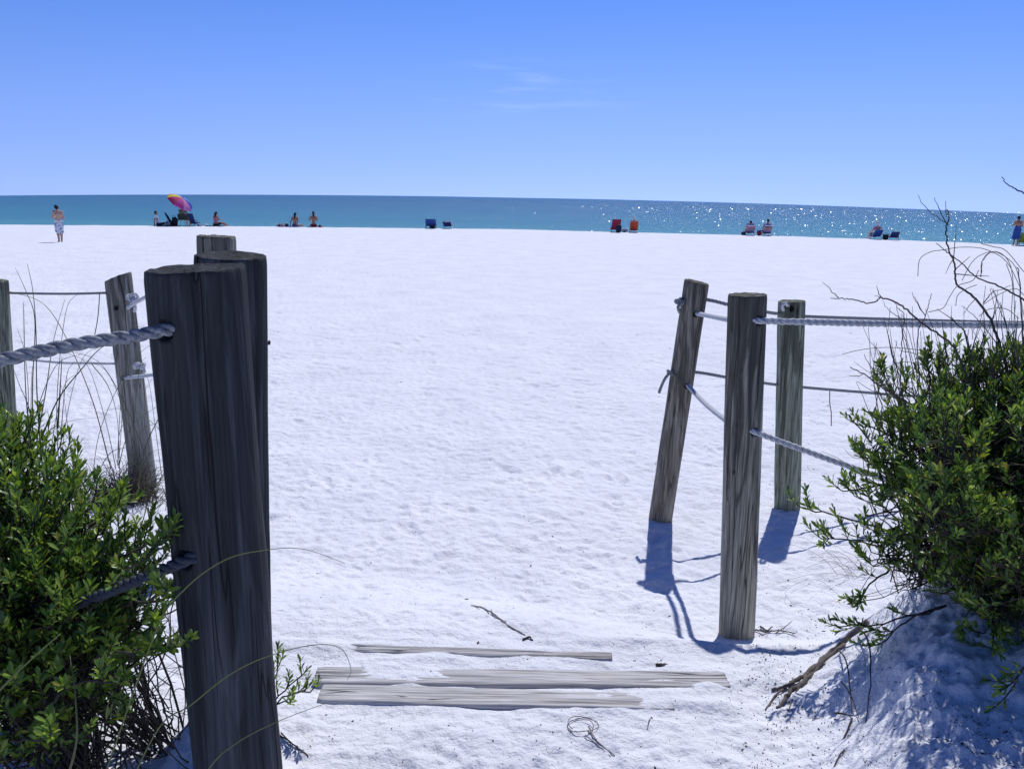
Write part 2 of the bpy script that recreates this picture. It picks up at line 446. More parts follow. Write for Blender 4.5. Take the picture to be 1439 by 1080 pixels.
# ------------------------------------------------------------------ posts
def post(base, top, r, mat, label, seed, holes=(), topslope=(0, 0), cracks=5, sink=.35, knots=0):
    """base, top: 3D points on the axis. holes: (height above base, angle, radius) are bored into the wood.
    angle 0 faces the camera (-Y), positive turns to +X"""
    base = np.array(base); top = np.array(top)
    ax = top-base; H = np.linalg.norm(ax); ax /= H
    rs = np.random.RandomState(seed)
    nu, nv = 180, 240
    zs = np.linspace(-sink, H, nv); th = np.arange(nu)*2*PI/nu
    TH, ZZ = np.meshgrid(th, zs)
    R = np.full_like(TH, r)
    R += r*.016*noise2(TH*3/(2*PI), ZZ*1.6+seed, seed, 3)+r*.02*noise2(TH*7/(2*PI), ZZ*4, seed+1, 7)
    g = noise2(TH*44/(2*PI), ZZ*2.5+seed*3, seed+2, 44); R += .0016*g*(r/.09)
    g = noise2(TH*23/(2*PI), ZZ*1.2+seed*5, seed+3, 23); R += .0010*g*(r/.09)
    for k in range(cracks):
        c0 = rs.rand()*2*PI; z0 = rs.uniform(-.1, H); zl = rs.uniform(.25, .9)
        wd = rs.uniform(.022, .04); dp = rs.uniform(.006, .014)
        cc = c0+.06*noise2(ZZ*3, ZZ*0+k, seed+7)
        dt = (TH-cc+PI) % (2*PI)-PI
        R -= dp*np.exp(-(dt/wd)**2)*np.exp(-((ZZ-z0)/zl)**4)
    for k in range(knots):
        c0 = rs.uniform(-1.0, 1.0); z0 = rs.uniform(.2, H-.2)
        dt = (TH-(c0-PI/2)+PI) % (2*PI)-PI
        q = np.sqrt((dt*r/.02)**2+((ZZ-z0)/.028)**2); R += .004*np.exp(-q*q)-.006*np.exp(-(q/.45)**2)
    for (hz, ha, hr) in holes:
        dt = (TH-(ha-PI/2)+PI) % (2*PI)-PI
        q = np.sqrt((dt*r)**2+(ZZ-hz)**2)/hr
        R -= np.where(q < 1, min(.055, r*.6), 0)
    R *= 1-.02*np.clip((ZZ-H+.02)/.02, 0, 1)
    a = np.array([0, 0, 1.])
    ex = np.array([1., 0, 0]); ex -= ax*ex.dot(ax); ex /= np.linalg.norm(ex); ey = np.cross(ax, ex)
    lift = (np.clip((ZZ-H+.25)/.25, 0, 1))*(np.cos(TH)*topslope[0]+np.sin(TH)*topslope[1])*r
    V = (ax*(ZZ+lift)[..., None]+ex*(R*np.cos(TH))[..., None]+ey*(R*np.sin(TH))[..., None]).reshape(-1, 3)
    i, j = np.meshgrid(np.arange(nv-1), np.arange(nu), indexing='ij'); j2 = (j+1) % nu
    Fc = np.stack([i*nu+j, i*nu+j2, (i+1)*nu+j2, (i+1)*nu+j], -1).reshape(-1, 4).tolist()
    # worn end grain
    V = V.tolist(); o0 = (nv-1)*nu; last = np.array(V[o0:o0+nu]); ctr = last.mean(0)
    prev = list(range(o0, o0+nu))
    for q in (.955, .85, .7, .55, .4, .25, .1):
        row = []
        for k in range(nu):
            p = ctr+(last[k]-ctr)*q+ax*(.004*(q > .9)*0+.0022*math.sin(q*60)+.003*float(noise2(q*9, k*.12, seed+9))-.003*(q < .9))
            row.append(len(V)); V.append(p.tolist())
        for k in range(nu):
            k2 = (k+1) % nu; Fc.append([prev[k], prev[k2], row[k2], row[k]])
        prev = row
    Fc.append(prev)
    me = bpy.data.meshes.new('fence_post'); me.from_pydata(V, [], Fc); me.materials.append(mat)
    me.polygons.foreach_set('use_smooth', [True]*len(Fc)); me.update()
    o = bpy.data.objects.new('fence_post', me); COL.objects.link(o); o.location = base.tolist()
    return tag(o, label, 'post', 'round wooden fence posts')

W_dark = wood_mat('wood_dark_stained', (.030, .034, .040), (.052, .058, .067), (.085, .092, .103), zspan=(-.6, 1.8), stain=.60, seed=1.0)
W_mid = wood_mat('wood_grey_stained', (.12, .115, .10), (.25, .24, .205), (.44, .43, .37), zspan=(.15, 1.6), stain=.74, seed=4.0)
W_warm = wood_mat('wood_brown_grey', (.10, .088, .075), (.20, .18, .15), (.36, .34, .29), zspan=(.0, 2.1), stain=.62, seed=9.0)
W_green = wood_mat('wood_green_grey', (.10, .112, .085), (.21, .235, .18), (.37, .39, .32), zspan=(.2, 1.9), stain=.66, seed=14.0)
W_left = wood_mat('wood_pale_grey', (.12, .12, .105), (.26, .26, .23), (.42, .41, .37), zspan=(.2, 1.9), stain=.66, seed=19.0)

def P3(px, py, Y): return atY(px, py, Y)
def z_of(px, py, Y, base): return float(P3(px, py, Y)[2]-base[2])

# nearest post on the left
Yp = 1.76
b1 = P3(344, 1240, Yp); b1[2] = .45; t1 = P3(275, 377, Yp)
b1x = P3(336, 1080, Yp); k = (t1[2]-.45)/(t1[2]-b1x[2]); b1 = t1+(b1x-t1)*k
h_up = P3(241, 464, 1.67)[2]-b1[2]; h_lo = float(P3(272, 785, 1.67)[2]-b1[2])
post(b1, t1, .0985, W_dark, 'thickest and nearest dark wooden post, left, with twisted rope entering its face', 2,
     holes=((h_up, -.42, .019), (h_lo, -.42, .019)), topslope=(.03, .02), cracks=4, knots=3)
# second, right behind it
Y2 = 2.42
t2 = P3(324, 359, Y2); b2 = np.array([P3(322, 740, Y2)[0], Y2, .40])
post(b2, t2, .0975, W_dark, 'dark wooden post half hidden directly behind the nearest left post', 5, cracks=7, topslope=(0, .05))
Y3 = 3.95
t3 = P3(303.5, 332, Y3); b3 = np.array([P3(306, 700, Y3)[0], Y3, gz(-1.3, Y3)-.02])
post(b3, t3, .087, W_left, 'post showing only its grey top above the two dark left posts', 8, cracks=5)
p4b = hit(203, 684); t4 = P3(165.5, 389, p4b[1])
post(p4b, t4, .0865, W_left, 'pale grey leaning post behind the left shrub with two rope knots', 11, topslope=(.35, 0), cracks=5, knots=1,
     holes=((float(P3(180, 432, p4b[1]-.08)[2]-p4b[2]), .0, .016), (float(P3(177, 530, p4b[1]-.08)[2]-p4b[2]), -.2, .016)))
p5 = P3(-10, 394, 5.5); b5 = P3(3, 640, 5.5); b5[2] = gz(b5[0], 5.5)
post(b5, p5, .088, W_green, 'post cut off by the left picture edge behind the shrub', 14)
# right-hand group
pmb = hit(1035, 893)
pmb = atz(1035, 893, 0.0)
pmt = P3(1050.5, 414, pmb[1])
post(pmb, pmt, .084, W_mid, 'front upright post of the right group, dark stained top and pale cracked foot', 17, cracks=7, knots=1,
     holes=((float(P3(1062, 451, pmb[1]-.075)[2]-pmb[2]), .42, .018), (float(P3(1056, 606, pmb[1]-.075)[2]-pmb[2]), .35, .018)))
plb = hit(928, 730); plt = P3(979, 396, plb[1])
post(plb, plt, .0765, W_warm, 'brown post leaning right with loose rope ends on its left', 20, cracks=5, knots=1, topslope=(-.1, .05),
     holes=((float(P3(978, 440, plb[1]-.07)[2]-plb[2]), .1, .016), (float(P3(966, 541, plb[1]-.07)[2]-plb[2]), .3, .016)))
pfb = hit(1106, 712); pft = P3(1112.5, 423, pfb[1])
post(pfb, pft, .0865, W_green, 'greenish grey upright post, rightmost and standing behind the ropes', 23, cracks=4, knots=2,
     holes=((float(P3(1103, 432, pfb[1]-.08)[2]-pfb[2]), -.3, .018),))
print('posts', p4b, pmb, plb, pfb)

# ------------------------------------------------------------------ ropes
def strands(mb, path, r, pitch=None, sides=6, mi=0, step=.006):
    path = [np.array(p) for p in path]
    d = np.concatenate([[0], np.cumsum([np.linalg.norm(path[i+1]-path[i]) for i in range(len(path)-1)])])
    n = max(8, int(d[-1]/step)); s = np.linspace(0, d[-1], n)
    Pn = np.stack([np.interp(s, d, [p[k] for p in path]) for k in range(3)], -1)
    T = np.gradient(Pn, axis=0); T /= np.linalg.norm(T, axis=1)[:, None]+1e-12
    a = np.array([0, 0, 1.]) if abs(T[0][2]) < .9 else np.array([1., 0, 0])
    nr = np.cross(T[0], a); NB = []
    for i in range(n):
        nr = nr-T[i]*nr.dot(T[i]); nr /= np.linalg.norm(nr); NB.append((nr, np.cross(T[i], nr)))
    pitch = pitch or r*6.2
    for k in range(3):
        ph = s/pitch*2*PI+k*2*PI/3
        C = [Pn[i]+r*.5*(math.cos(ph[i])*NB[i][0]+math.sin(ph[i])*NB[i][1]) for i in range(n)]
        mb.tube(C, r*.56, sides, mi)
def knot_path(c, s, seed=0):
    rs = np.random.RandomState(seed); q = []
    R_ = Matrix.Rotation(rs.rand()*3, 3, 'X')@Matrix.Rotation(rs.rand()*3, 3, 'Z')
    for t in np.linspace(0, 2*PI, 40):
        v = Vector((math.sin(t)+2*math.sin(2*t), math.cos(t)-2*math.cos(2*t), -math.sin(3*t)*1.3))*s/3
        q.append(np.array(R_@v)+np.array(c))
    return q
def rope(pts, label, mat, r=.0125, step=.006, knot=None, tail=None, n=14):
    mb = MB(); strands(mb, spline(pts, n), r, step=step)
    o = mb.build('rope', mat, loc=pts[0]); tag(o, label, 'rope', 'ropes strung between the fence posts')
    for kc, ks, sd in (knot or ()):
        kb = MB(); strands(kb, knot_path(kc, ks, sd), r*.9, step=step)
        kn = kb.build('knot', mat, o); kn.location = (-np.array(pts[0])).tolist()
    if tail:
        tb = MB(); strands(tb, spline(tail, 8), r*.9, step=step)
        tl = tb.build('loose_end', mat, o); tl.location = (-np.array(pts[0])).tolist()
    return o
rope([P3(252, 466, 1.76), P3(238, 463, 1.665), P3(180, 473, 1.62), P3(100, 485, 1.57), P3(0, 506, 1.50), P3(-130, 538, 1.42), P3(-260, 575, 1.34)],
     'thick twisted rope from the nearest left post running out at the left edge', M['rope_blue_grey'], .0130, .003)
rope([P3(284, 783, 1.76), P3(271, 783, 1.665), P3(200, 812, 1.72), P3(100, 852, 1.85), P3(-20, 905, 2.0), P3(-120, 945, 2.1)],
     'lower dark rope from the nearest left post, sinking into the left shrub', M['rope_in_shrub_shade'], .0130, .004)
Y4 = p4b[1]
rope([P3(186, 437, Y4), P3(180, 432, Y4-.07), P3(212, 413, 5.2), P3(250, 391, 4.7), P3(300, 362, 4.03)],
     'upper short pale rope between knotted left post and dark posts', M['rope'], .0120, knot=[(P3(186, 419, Y4-.10), .035, 1)], tail=[P3(187, 420, Y4-.1), P3(190, 430, Y4-.12), P3(189, 438, Y4-.11)])
rope([P3(186, 533, Y4), P3(176, 531, Y4-.07), P3(218, 526, 5.2), P3(300, 512, 4.03)],
     'lower short pale rope between knotted left post and dark posts', M['rope'], .0120, knot=[(P3(196, 514, Y4-.11), .036, 4)], tail=[P3(196, 514, Y4-.1), P3(203, 520, Y4-.12), P3(200, 527, Y4-.11)])
rope([P3(-12, 411, 5.5), P3(60, 412.5, 5.6), P3(110, 412.5, 5.7), P3(160, 411, Y4)], 'thin grey upper rope left of the knotted post, a string hanging off it', M['rope_dark'], .0085, .008)
rope([P3(-12, 500, 5.5), P3(80, 509, 5.6), P3(120, 510, 5.7), P3(170, 511, Y4)], 'thin pale lower rope left of the knotted post', M['rope'], .0085, .008)
Ym, Yl, Yf = pmb[1], plb[1], pfb[1]
rope([P3(1054, 451, Ym), P3(1062, 450.5, Ym-.08), P3(1140, 452.5, 3.66), P3(1250, 455, 3.68), P3(1439, 457, 3.72), P3(1640, 452, 3.8)],
     'bright white upper rope from the front right post to the right edge', M['rope'], .0145)
rope([P3(1050, 604, Ym), P3(1057, 605, Ym-.08), P3(1110, 625, 3.62), P3(1205, 659, 3.52), P3(1300, 688, 3.4), P3(1400, 700, 3.3)],
     'white lower rope sloping from the front right post into the shrub', M['rope'], .0135)
rope([P3(978, 440, Yl-.02), P3(980, 440.5, Yl-.08), P3(1000, 444.5, 4.8), P3(1024, 449, 4.2), P3(1046, 451, Ym+.03)],
     'upper white rope between the leaning post and front right post', M['rope'], .0135)
rope([P3(963, 539, Yl-.02), P3(967, 542, Yl-.08), P3(990, 566, 4.7), P3(1020, 590, 4.1), P3(1046, 604, Ym+.03)],
     'lower white rope sagging between the leaning post and front right post', M['rope'], .0135)
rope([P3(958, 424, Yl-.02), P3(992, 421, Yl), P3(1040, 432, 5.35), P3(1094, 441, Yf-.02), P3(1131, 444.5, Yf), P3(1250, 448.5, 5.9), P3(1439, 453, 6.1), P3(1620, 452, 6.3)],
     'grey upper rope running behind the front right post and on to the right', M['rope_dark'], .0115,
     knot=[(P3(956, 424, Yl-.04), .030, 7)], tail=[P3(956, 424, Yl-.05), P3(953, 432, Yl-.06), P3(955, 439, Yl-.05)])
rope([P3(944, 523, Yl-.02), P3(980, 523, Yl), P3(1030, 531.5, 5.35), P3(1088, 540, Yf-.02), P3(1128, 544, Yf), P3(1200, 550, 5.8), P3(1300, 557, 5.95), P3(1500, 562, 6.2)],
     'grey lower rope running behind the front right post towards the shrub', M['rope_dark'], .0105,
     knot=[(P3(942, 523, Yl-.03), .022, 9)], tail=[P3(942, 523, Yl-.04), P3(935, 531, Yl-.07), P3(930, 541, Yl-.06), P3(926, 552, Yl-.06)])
mb = MB(); mb.tube(spline([P3(1166, 548, 5.74), P3(1166, 566, 5.74), P3(1168, 580, 5.73), P3(1168, 598, 5.74)], 6), .0035, 5)
tag(mb.build('hanging_string', M['twig']), 'thin dark string hanging from the lower grey rope at the right', 'string')
mb = MB(); mb.tube(spline([P3(140, 412, 5.69), P3(139, 430, 5.69), P3(137, 450, 5.68), P3(133, 471, 5.66)], 6), .003, 5)
tag(mb.build('hanging_string', M['twig']), 'thin string hanging from the upper rope at the left', 'string')
mb = MB(); strands(mb, [P3(1108, 431, Yf-.05), P3(1104, 426, Yf-.105), P3(1100, 427, Yf-.11), P3(1099, 432, Yf-.10), P3(1101, 436, Yf-.06)], .010)
tag(mb.build('rope_stub', M['rope']), 'short rope loop in the hole near the top of the greenish post', 'rope')

# ------------------------------------------------------------------ half-buried step boards
def board(pA, pB, w, th, label, seed, mat, roll=0):
    pA = np.array(pA); pB = np.array(pB); d = pB-pA; Ln = np.linalg.norm(d); d /= Ln
    sd = np.cross([0, 0, 1.], d); sd /= np.linalg.norm(sd); up = np.cross(d, sd)
    c, s_ = math.cos(roll), math.sin(roll); sd, up = sd*c+up*s_, up*c-sd*s_
    nx = 200
    prof = [(-.5, -1), (-.5, -.5), (-.5, -.12), (-.47, -.03), (-.42, 0)]+[(q, 0) for q in np.linspace(-.36, .36, 20)]+[(.42, 0), (.47, -.03), (.5, -.12), (.5, -.5), (.5, -1)]
    V = []; m_ = len(prof)
    for i in range(nx+1):
        t = i/nx
        e = 1-.10*max(0, 1-t*Ln/.03)-.10*max(0, 1-(1-t)*Ln/.03)
        for (a, b) in prof:
            yy = a*w*e*(1+.05*float(noise2(t*Ln*3, a*2+5, seed))); zz = b*th
            if b > -.3:
                zz += .0026*float(noise2(t*Ln*3.0, a*22, seed+1))+.0016*float(noise2(t*Ln*9, a*40, seed+2))
                zz -= .010*max(0, float(noise2(t*Ln*2.2, a*12+9, seed+3))-.35)
            V.append(d*(t*Ln)+sd*yy+up*zz)
    Fc = []
    for i in range(nx):
        for k in range(m_-1): Fc.append((i*m_+k, (i+1)*m_+k, (i+1)*m_+k+1, i*m_+k+1))
        Fc.append((i*m_+m_-1, (i+1)*m_+m_-1, (i+1)*m_, i*m_))
    Fc.append(tuple(range(m_-1, -1, -1))[::-1]); Fc.append(tuple(nx*m_+k for k in range(m_)))
    mb = MB(); mb.add(V, Fc)
    # local frame along X for the wood grain
    o = mb.build('step_board', mat, smooth=True)
    o.location = pA.tolist()
    return tag(o, label, 'board', 'half-buried step boards')
W_board = wood_mat('wood_bleached_board', (.30, .29, .29), (.50, .49, .50), (.66, .65, .68), zspan=(5, 6), stain=0, seed=3.0, axis='X')
def bp(px, py, dz):
    p = atz(px, py, BOARD_Z+dz); return p
board(bp(443, 946, .010), bp(1022, 953, .007), .108, .07, 'longest of the half-buried boards, middle one, its right end thin', 3, W_board, roll=-.04)
board(bp(450, 971, .009), bp(945, 984, .008), .100, .07, 'half-buried board nearest the camera, partly drifted over with sand', 13, W_board)
board(bp(462, 908, .005), bp(860, 920, .004), .046, .06, 'thin buried board farthest up, just a sliver out of the sand', 23, W_board, roll=.10)

# ------------------------------------------------------------------ foliage
LEAF_T = np.array([[0, 0, 0], [.35, .12, .035], [.35, 0, 0], [.35, -.12, .035], [.72, .165, .03], [.72, 0, -.015], [.72, -.165, .03], [1, 0, -.05]])
LEAF_F = [(0, 2, 1, 1), (0, 3, 2, 2), (1, 2, 5, 4), (2, 3, 6, 5), (4, 5, 7, 7), (5, 6, 7, 7)]
class Leaves:
    def __init__(s): s.base = []; s.dir = []; s.up = []; s.L = []
    def add(s, p, d, u, L): s.base.append(p); s.dir.append(d); s.up.append(u); s.L.append(L)
    def build(s, name, mat, parent=None, narrow=.86):
        B = np.array(s.base); D = np.array(s.dir); U = np.array(s.up); L = np.array(s.L)
        D /= np.linalg.norm(D, axis=1)[:, None]+1e-9
        S = np.cross(U, D); S /= np.linalg.norm(S, axis=1)[:, None]+1e-9; U = np.cross(D, S)
        T = LEAF_T
        V = B[:, None]+L[:, None, None]*(T[None, :, 0:1]*D[:, None]+narrow*T[None, :, 1:2]*S[:, None]+T[None, :, 2:3]*U[:, None])
        n = len(B); V = V.reshape(-1, 3)
        tri = []
        for f in LEAF_F:
            if f[2] == f[3]: tri.append(f[:3])
            else: tri += [(f[0], f[1], f[2]), (f[0], f[2], f[3])]
        Fc = (np.arange(n)[:, None, None]*8+np.array(tri)[None]).reshape(-1, 3)
        o = raw_mesh(name, V, Fc, mat); o.parent = parent
        return o
def unit(v): v = np.array(v, float); return v/(np.linalg.norm(v)+1e-9)
def sprig(lv, mb, p, d, rs, Ls=.09, leaf=.030, n=16, mi=0):
    """one leafy shoot: short curved stem with leaves spiralling up it, crowded at the tip"""
    d = unit(d); q = [np.array(p)]
    up = np.array([0, 0, 1.]); dd = d
    for i in range(5):
        dd = unit(dd+up*.13+rs.normal(0, .06, 3)); q.append(q[-1]+dd*Ls/5)
    mb.tube(q, [.0022, .0020, .0018, .0016, .0013, .001], 4, mi)
    a = unit(np.cross(dd, [.3, .2, 1])); b = np.cross(dd, a)
    for k in range(n):
        t = .12+.88*(k/(n-1))**.75; i = min(4, int(t*5)); f = t*5-i
        c = q[i]*(1-f)+q[i+1]*f if i < 5 else q[5]
        ph = k*2.4+rs.normal(0, .25); open_ = 1.05-.55*t+rs.normal(0, .14)
        o = a*math.cos(ph)+b*math.sin(ph)
        ld = dd*math.cos(open_)+o*math.sin(open_)+np.array([0, 0, .12])
        lv.add(c, ld, dd-o*.4+rs.normal(0, .15, 3), leaf*rs.uniform(.6, 1.15)*(1-.3*(t > .9)))
def limb(mb, a, b, r0, r1, rs, sag=.12, mid=None, n=10, sides=5, mi=0):
    a = np.array(a, float); b = np.array(b, float); L = np.linalg.norm(b-a)
    m = (a+b)/2+np.array([0, 0, sag*L])+rs.normal(0, .09*L, 3) if mid is None else mid
    P = []
    for t in np.linspace(0, 1, n):
        P.append(a*(1-t)**2+2*m*t*(1-t)+b*t*t+rs.normal(0, .012*L, 3)*(0 < t < 1))
    mb.tube(P, np.linspace(r0, r1, n), sides, mi); return P
def shrub(name, root_pts, blobs, label, leafm, seed, nspr, leaf=.030, extra=(), roots_r=.0048, bare=40, outline=()):
    rs = np.random.RandomState(seed)
    rt = empty(name, root_pts[0], 0, label, 'shrub')
    lv = Leaves(); mb = MB()
    C = [(P3(px, py, Y), r, w) for px, py, Y, r, w in blobs]
    vol = np.array([r**2.2*w for _, r, w in C]); vol /= vol.sum()
    hubs = []
    for i in range(nspr//7):
        c, r, w = C[rs.choice(len(C), p=vol)]
        v = unit(rs.normal(0, 1, 3)); p = c+v*r*rs.uniform(.25, .8)
        if p[2] < gz(p[0], p[1])+.03: continue
        a = np.array(root_pts[rs.randint(len(root_pts))])+rs.normal(0, .03, 3)
        P = limb(mb, a, p, roots_r*rs.uniform(.45, 1), .003, rs, .10); hubs.append((p, P, c, r))
    cnt = 0; tries = 0
    while cnt < nspr and tries < nspr*5:
        tries += 1
        hp, P, c, r = hubs[rs.randint(len(hubs))]
        j = rs.randint(max(1, len(P)//2), len(P))
        v = unit(rs.normal(0, 1, 3)+np.array([0, 0, .45]))
        p = c+v*r*rs.uniform(.55, 1.0)**.7
        if np.linalg.norm(p-P[j]) > r*1.15 or p[2] < gz(p[0], p[1])+.03: continue
        Q = limb(mb, P[j], p, .0028, .0018, rs, .05, n=6, sides=4)
        d = unit((p-c)*1.3/r+np.array([0, 0, .65])+rs.normal(0, .35, 3))
        sprig(lv, mb, p, d, rs, rs.uniform(.05, .11), leaf, rs.randint(12, 20)); cnt += 1
        if rs.rand() < .4:
            sprig(lv, mb, Q[3], unit(d+rs.normal(0, .8, 3)), rs, .05, leaf*.85, 9)
    for a, b, k in extra:       # authored outlying shoots: start point, end point, number of shoots along it
        P = limb(mb, a, b, .0042, .002, rs, .06, n=10)
        for q in range(k):
            j = 9-q if q < 3 else rs.randint(3, 9)
            sprig(lv, mb, P[j], unit(np.array(b)-np.array(a)+rs.normal(0, .35, 3)*np.linalg.norm(np.array(b)-np.array(a))+np.array([0, 0, .02])), rs, rs.uniform(.05, .085), leaf, 14)
    for i in range(bare):
        c, r, w = C[rs.randint(len(C))]
        a = np.array(root_pts[rs.randint(len(root_pts))])+rs.normal(0, .05, 3)
        p = c+unit(rs.normal(0, 1, 3)-np.array([0, 0, .5]))*r*rs.uniform(.5, 1.05)
        if p[2] < gz(p[0], p[1])+.02: p[2] = gz(p[0], p[1])+.02+rs.rand()*.05
        P = limb(mb, a, p, .0026, .0010, rs, .04, n=10, sides=4, mid=(a+p)/2+rs.normal(0, .11, 3))
        for q in range(3):
            j = rs.randint(2, 9); e = P[j]+rs.normal(0, .07, 3); limb(mb, P[j], e, .0015, .0007, rs, 0, n=6, sides=3, mid=(P[j]+e)/2+rs.normal(0, .025, 3))
    o = root_pts[0]
    ob = mb.build('branches', M['stem'], rt); ob.location = (-np.array(o)).tolist()
    lf = lv.build('foliage', leafm, rt); lf.location = (-np.array(o)).tolist()
    print(name, len(lv.L), 'leaves', mb.n, 'branch verts')
    return rt

def gp(px, py, dz=0):
    p = hit(px, py); return np.array([p[0], p[1], p[2]+dz])
def gxy(x, y, dz=0): return np.array([x, y, gz(x, y)+dz])
LB = [gxy(-1.25, 2.15), gxy(-1.10, 1.95), gxy(-1.42, 2.3), gxy(-1.0, 2.2)]
shrub('green_shrub', LB, [
    (-110, 720, 2.15, .30, 1), (-20, 690, 2.2, .20, 1.2), (35, 690, 2.25, .17, 1.3), (90, 730, 2.2, .15, 1.3), (130, 790, 2.1, .16, 1.3),
    (40, 800, 2.0, .24, 1.4), (180, 790, 2.1, .10, 1.4), (205, 830, 2.0, .10, 1.2), (-60, 900, 1.9, .30, 1), (60, 910, 1.9, .22, 1.3),
    (150, 890, 1.95, .15, 1.3), (205, 905, 1.9, .08, 1.2), (30, 1010, 1.8, .20, 1.0), (100, 1000, 1.8, .12, .8)],
    'large leafy green shrub at the left beside the nearest post', M['leaf'], 31, 1250, .0345,
    extra=[(P3(150, 800, 2.0), P3(235, 755, 1.66), 5), (P3(150, 860, 1.9), P3(235, 828, 1.62), 5), (P3(130, 930, 1.85), P3(255, 903, 1.6), 7), (P3(120, 880, 1.9), P3(215, 770, 1.7), 5),
           (P3(70, 990, 1.75), P3(158, 958, 1.6), 4), (P3(20, 1040, 1.7), P3(70, 1035, 1.55), 4)], bare=110)
RB = [gxy(1.95, 2.95), gxy(1.75, 2.85), gxy(2.2, 3.05), gxy(1.65, 3.1)]
shrub('green_shrub', RB, [
    (1290, 590, 2.95, .15, 1.3), (1350, 570, 3.0, .17, 1.3), (1430, 590, 3.0, .22, 1.2), (1262, 645, 2.9, .13, 1.4), (1320, 660, 2.8, .20, 1.4),
    (1400, 690, 2.75, .24, 1.3), (1490, 700, 2.8, .30, 1), (1235, 700, 2.85, .11, 1.4), (1290, 750, 2.7, .15, 1.3), (1370, 790, 2.6, .20, 1.3),
    (1215, 765, 2.8, .09, 1.3), (1450, 820, 2.45, .20, 1.2), (1255, 800, 2.72, .09, 1.1), (1410, 640, 2.65, .2, 1.2), (1330, 530, 3.0, .07, 1), (1400, 540, 3.0, .09, 1),
    (1600, 560, 2.7, .32, .7), (1680, 720, 2.5, .34, .7), (1580, 820, 2.3, .22, .7), (1340, 735, 2.42, .13, 1.2), (1410, 770, 2.32, .14, 1.2), (1420, 660, 2.4, .15, 1.1), (1480, 840, 2.15, .13, 1.1), (1420, 855, 2.6, .15, 1.3), (1360, 850, 2.75, .10, 1), (1290, 680, 2.5, .10, 1), (1335, 640, 2.5, .12, 1), (1300, 815, 2.65, .10, 1.2), (1375, 835, 2.5, .13, 1.3), (1435, 880, 2.4, .13, 1.3)],
    'large leafy green shrub on the sand bank at the right', M['leaf_right'], 47, 2000, .0355,
    extra=[(P3(1235, 740, 2.95), P3(1125, 712, 2.9), 4), (P3(1240, 770, 2.9), P3(1155, 757, 2.85), 5), (P3(1250, 680, 2.95), P3(1185, 690, 2.9), 4), (P3(1260, 620, 3.0), P3(1215, 600, 3.0), 4),
           (P3(1260, 560, 3.05), P3(1243, 525, 3.05), 3), (P3(1300, 560, 3.05), P3(1298, 512, 3.05), 3), (P3(1330, 850, 2.6), P3(1182, 880, 2.65), 6), (P3(1330, 850, 2.6), P3(1235, 905, 2.6), 4),
           (P3(1390, 840, 2.5), P3(1398, 905, 2.35), 6), (P3(1480, 900, 2.2), P3(1420, 970, 2.1), 4), (P3(1250, 800, 2.8), P3(1205, 845, 2.75), 5)], bare=170)
# small shoot right of the nearest post
mb = MB(); lv = Leaves(); rs = np.random.RandomState(5)
ra = gxy(-.78, 2.42, 0); rt = empty('low_leafy_shoot', ra, 0, 'small green leafy shoot low on the sand right of the nearest post', 'plant')
for (px, py, Y, k) in ((458, 968, 2.38, 5), (446, 945, 2.42, 5), (412, 925, 2.45, 4), (430, 985, 2.3, 3)):
    b = P3(px-22, py+4, Y); P = limb(mb, ra, b, .003, .002, rs, .08)
    for q in range(k):
        sprig(lv, mb, P[9-q], unit(b-ra+rs.normal(0, .08, 3)+np.array([0, 0, .05])), rs, .055, .026, 11)
mb.build('stem', M['stem'], rt).location = (-ra).tolist(); lv.build('foliage', M['leaf'], rt).location = (-ra).tolist()

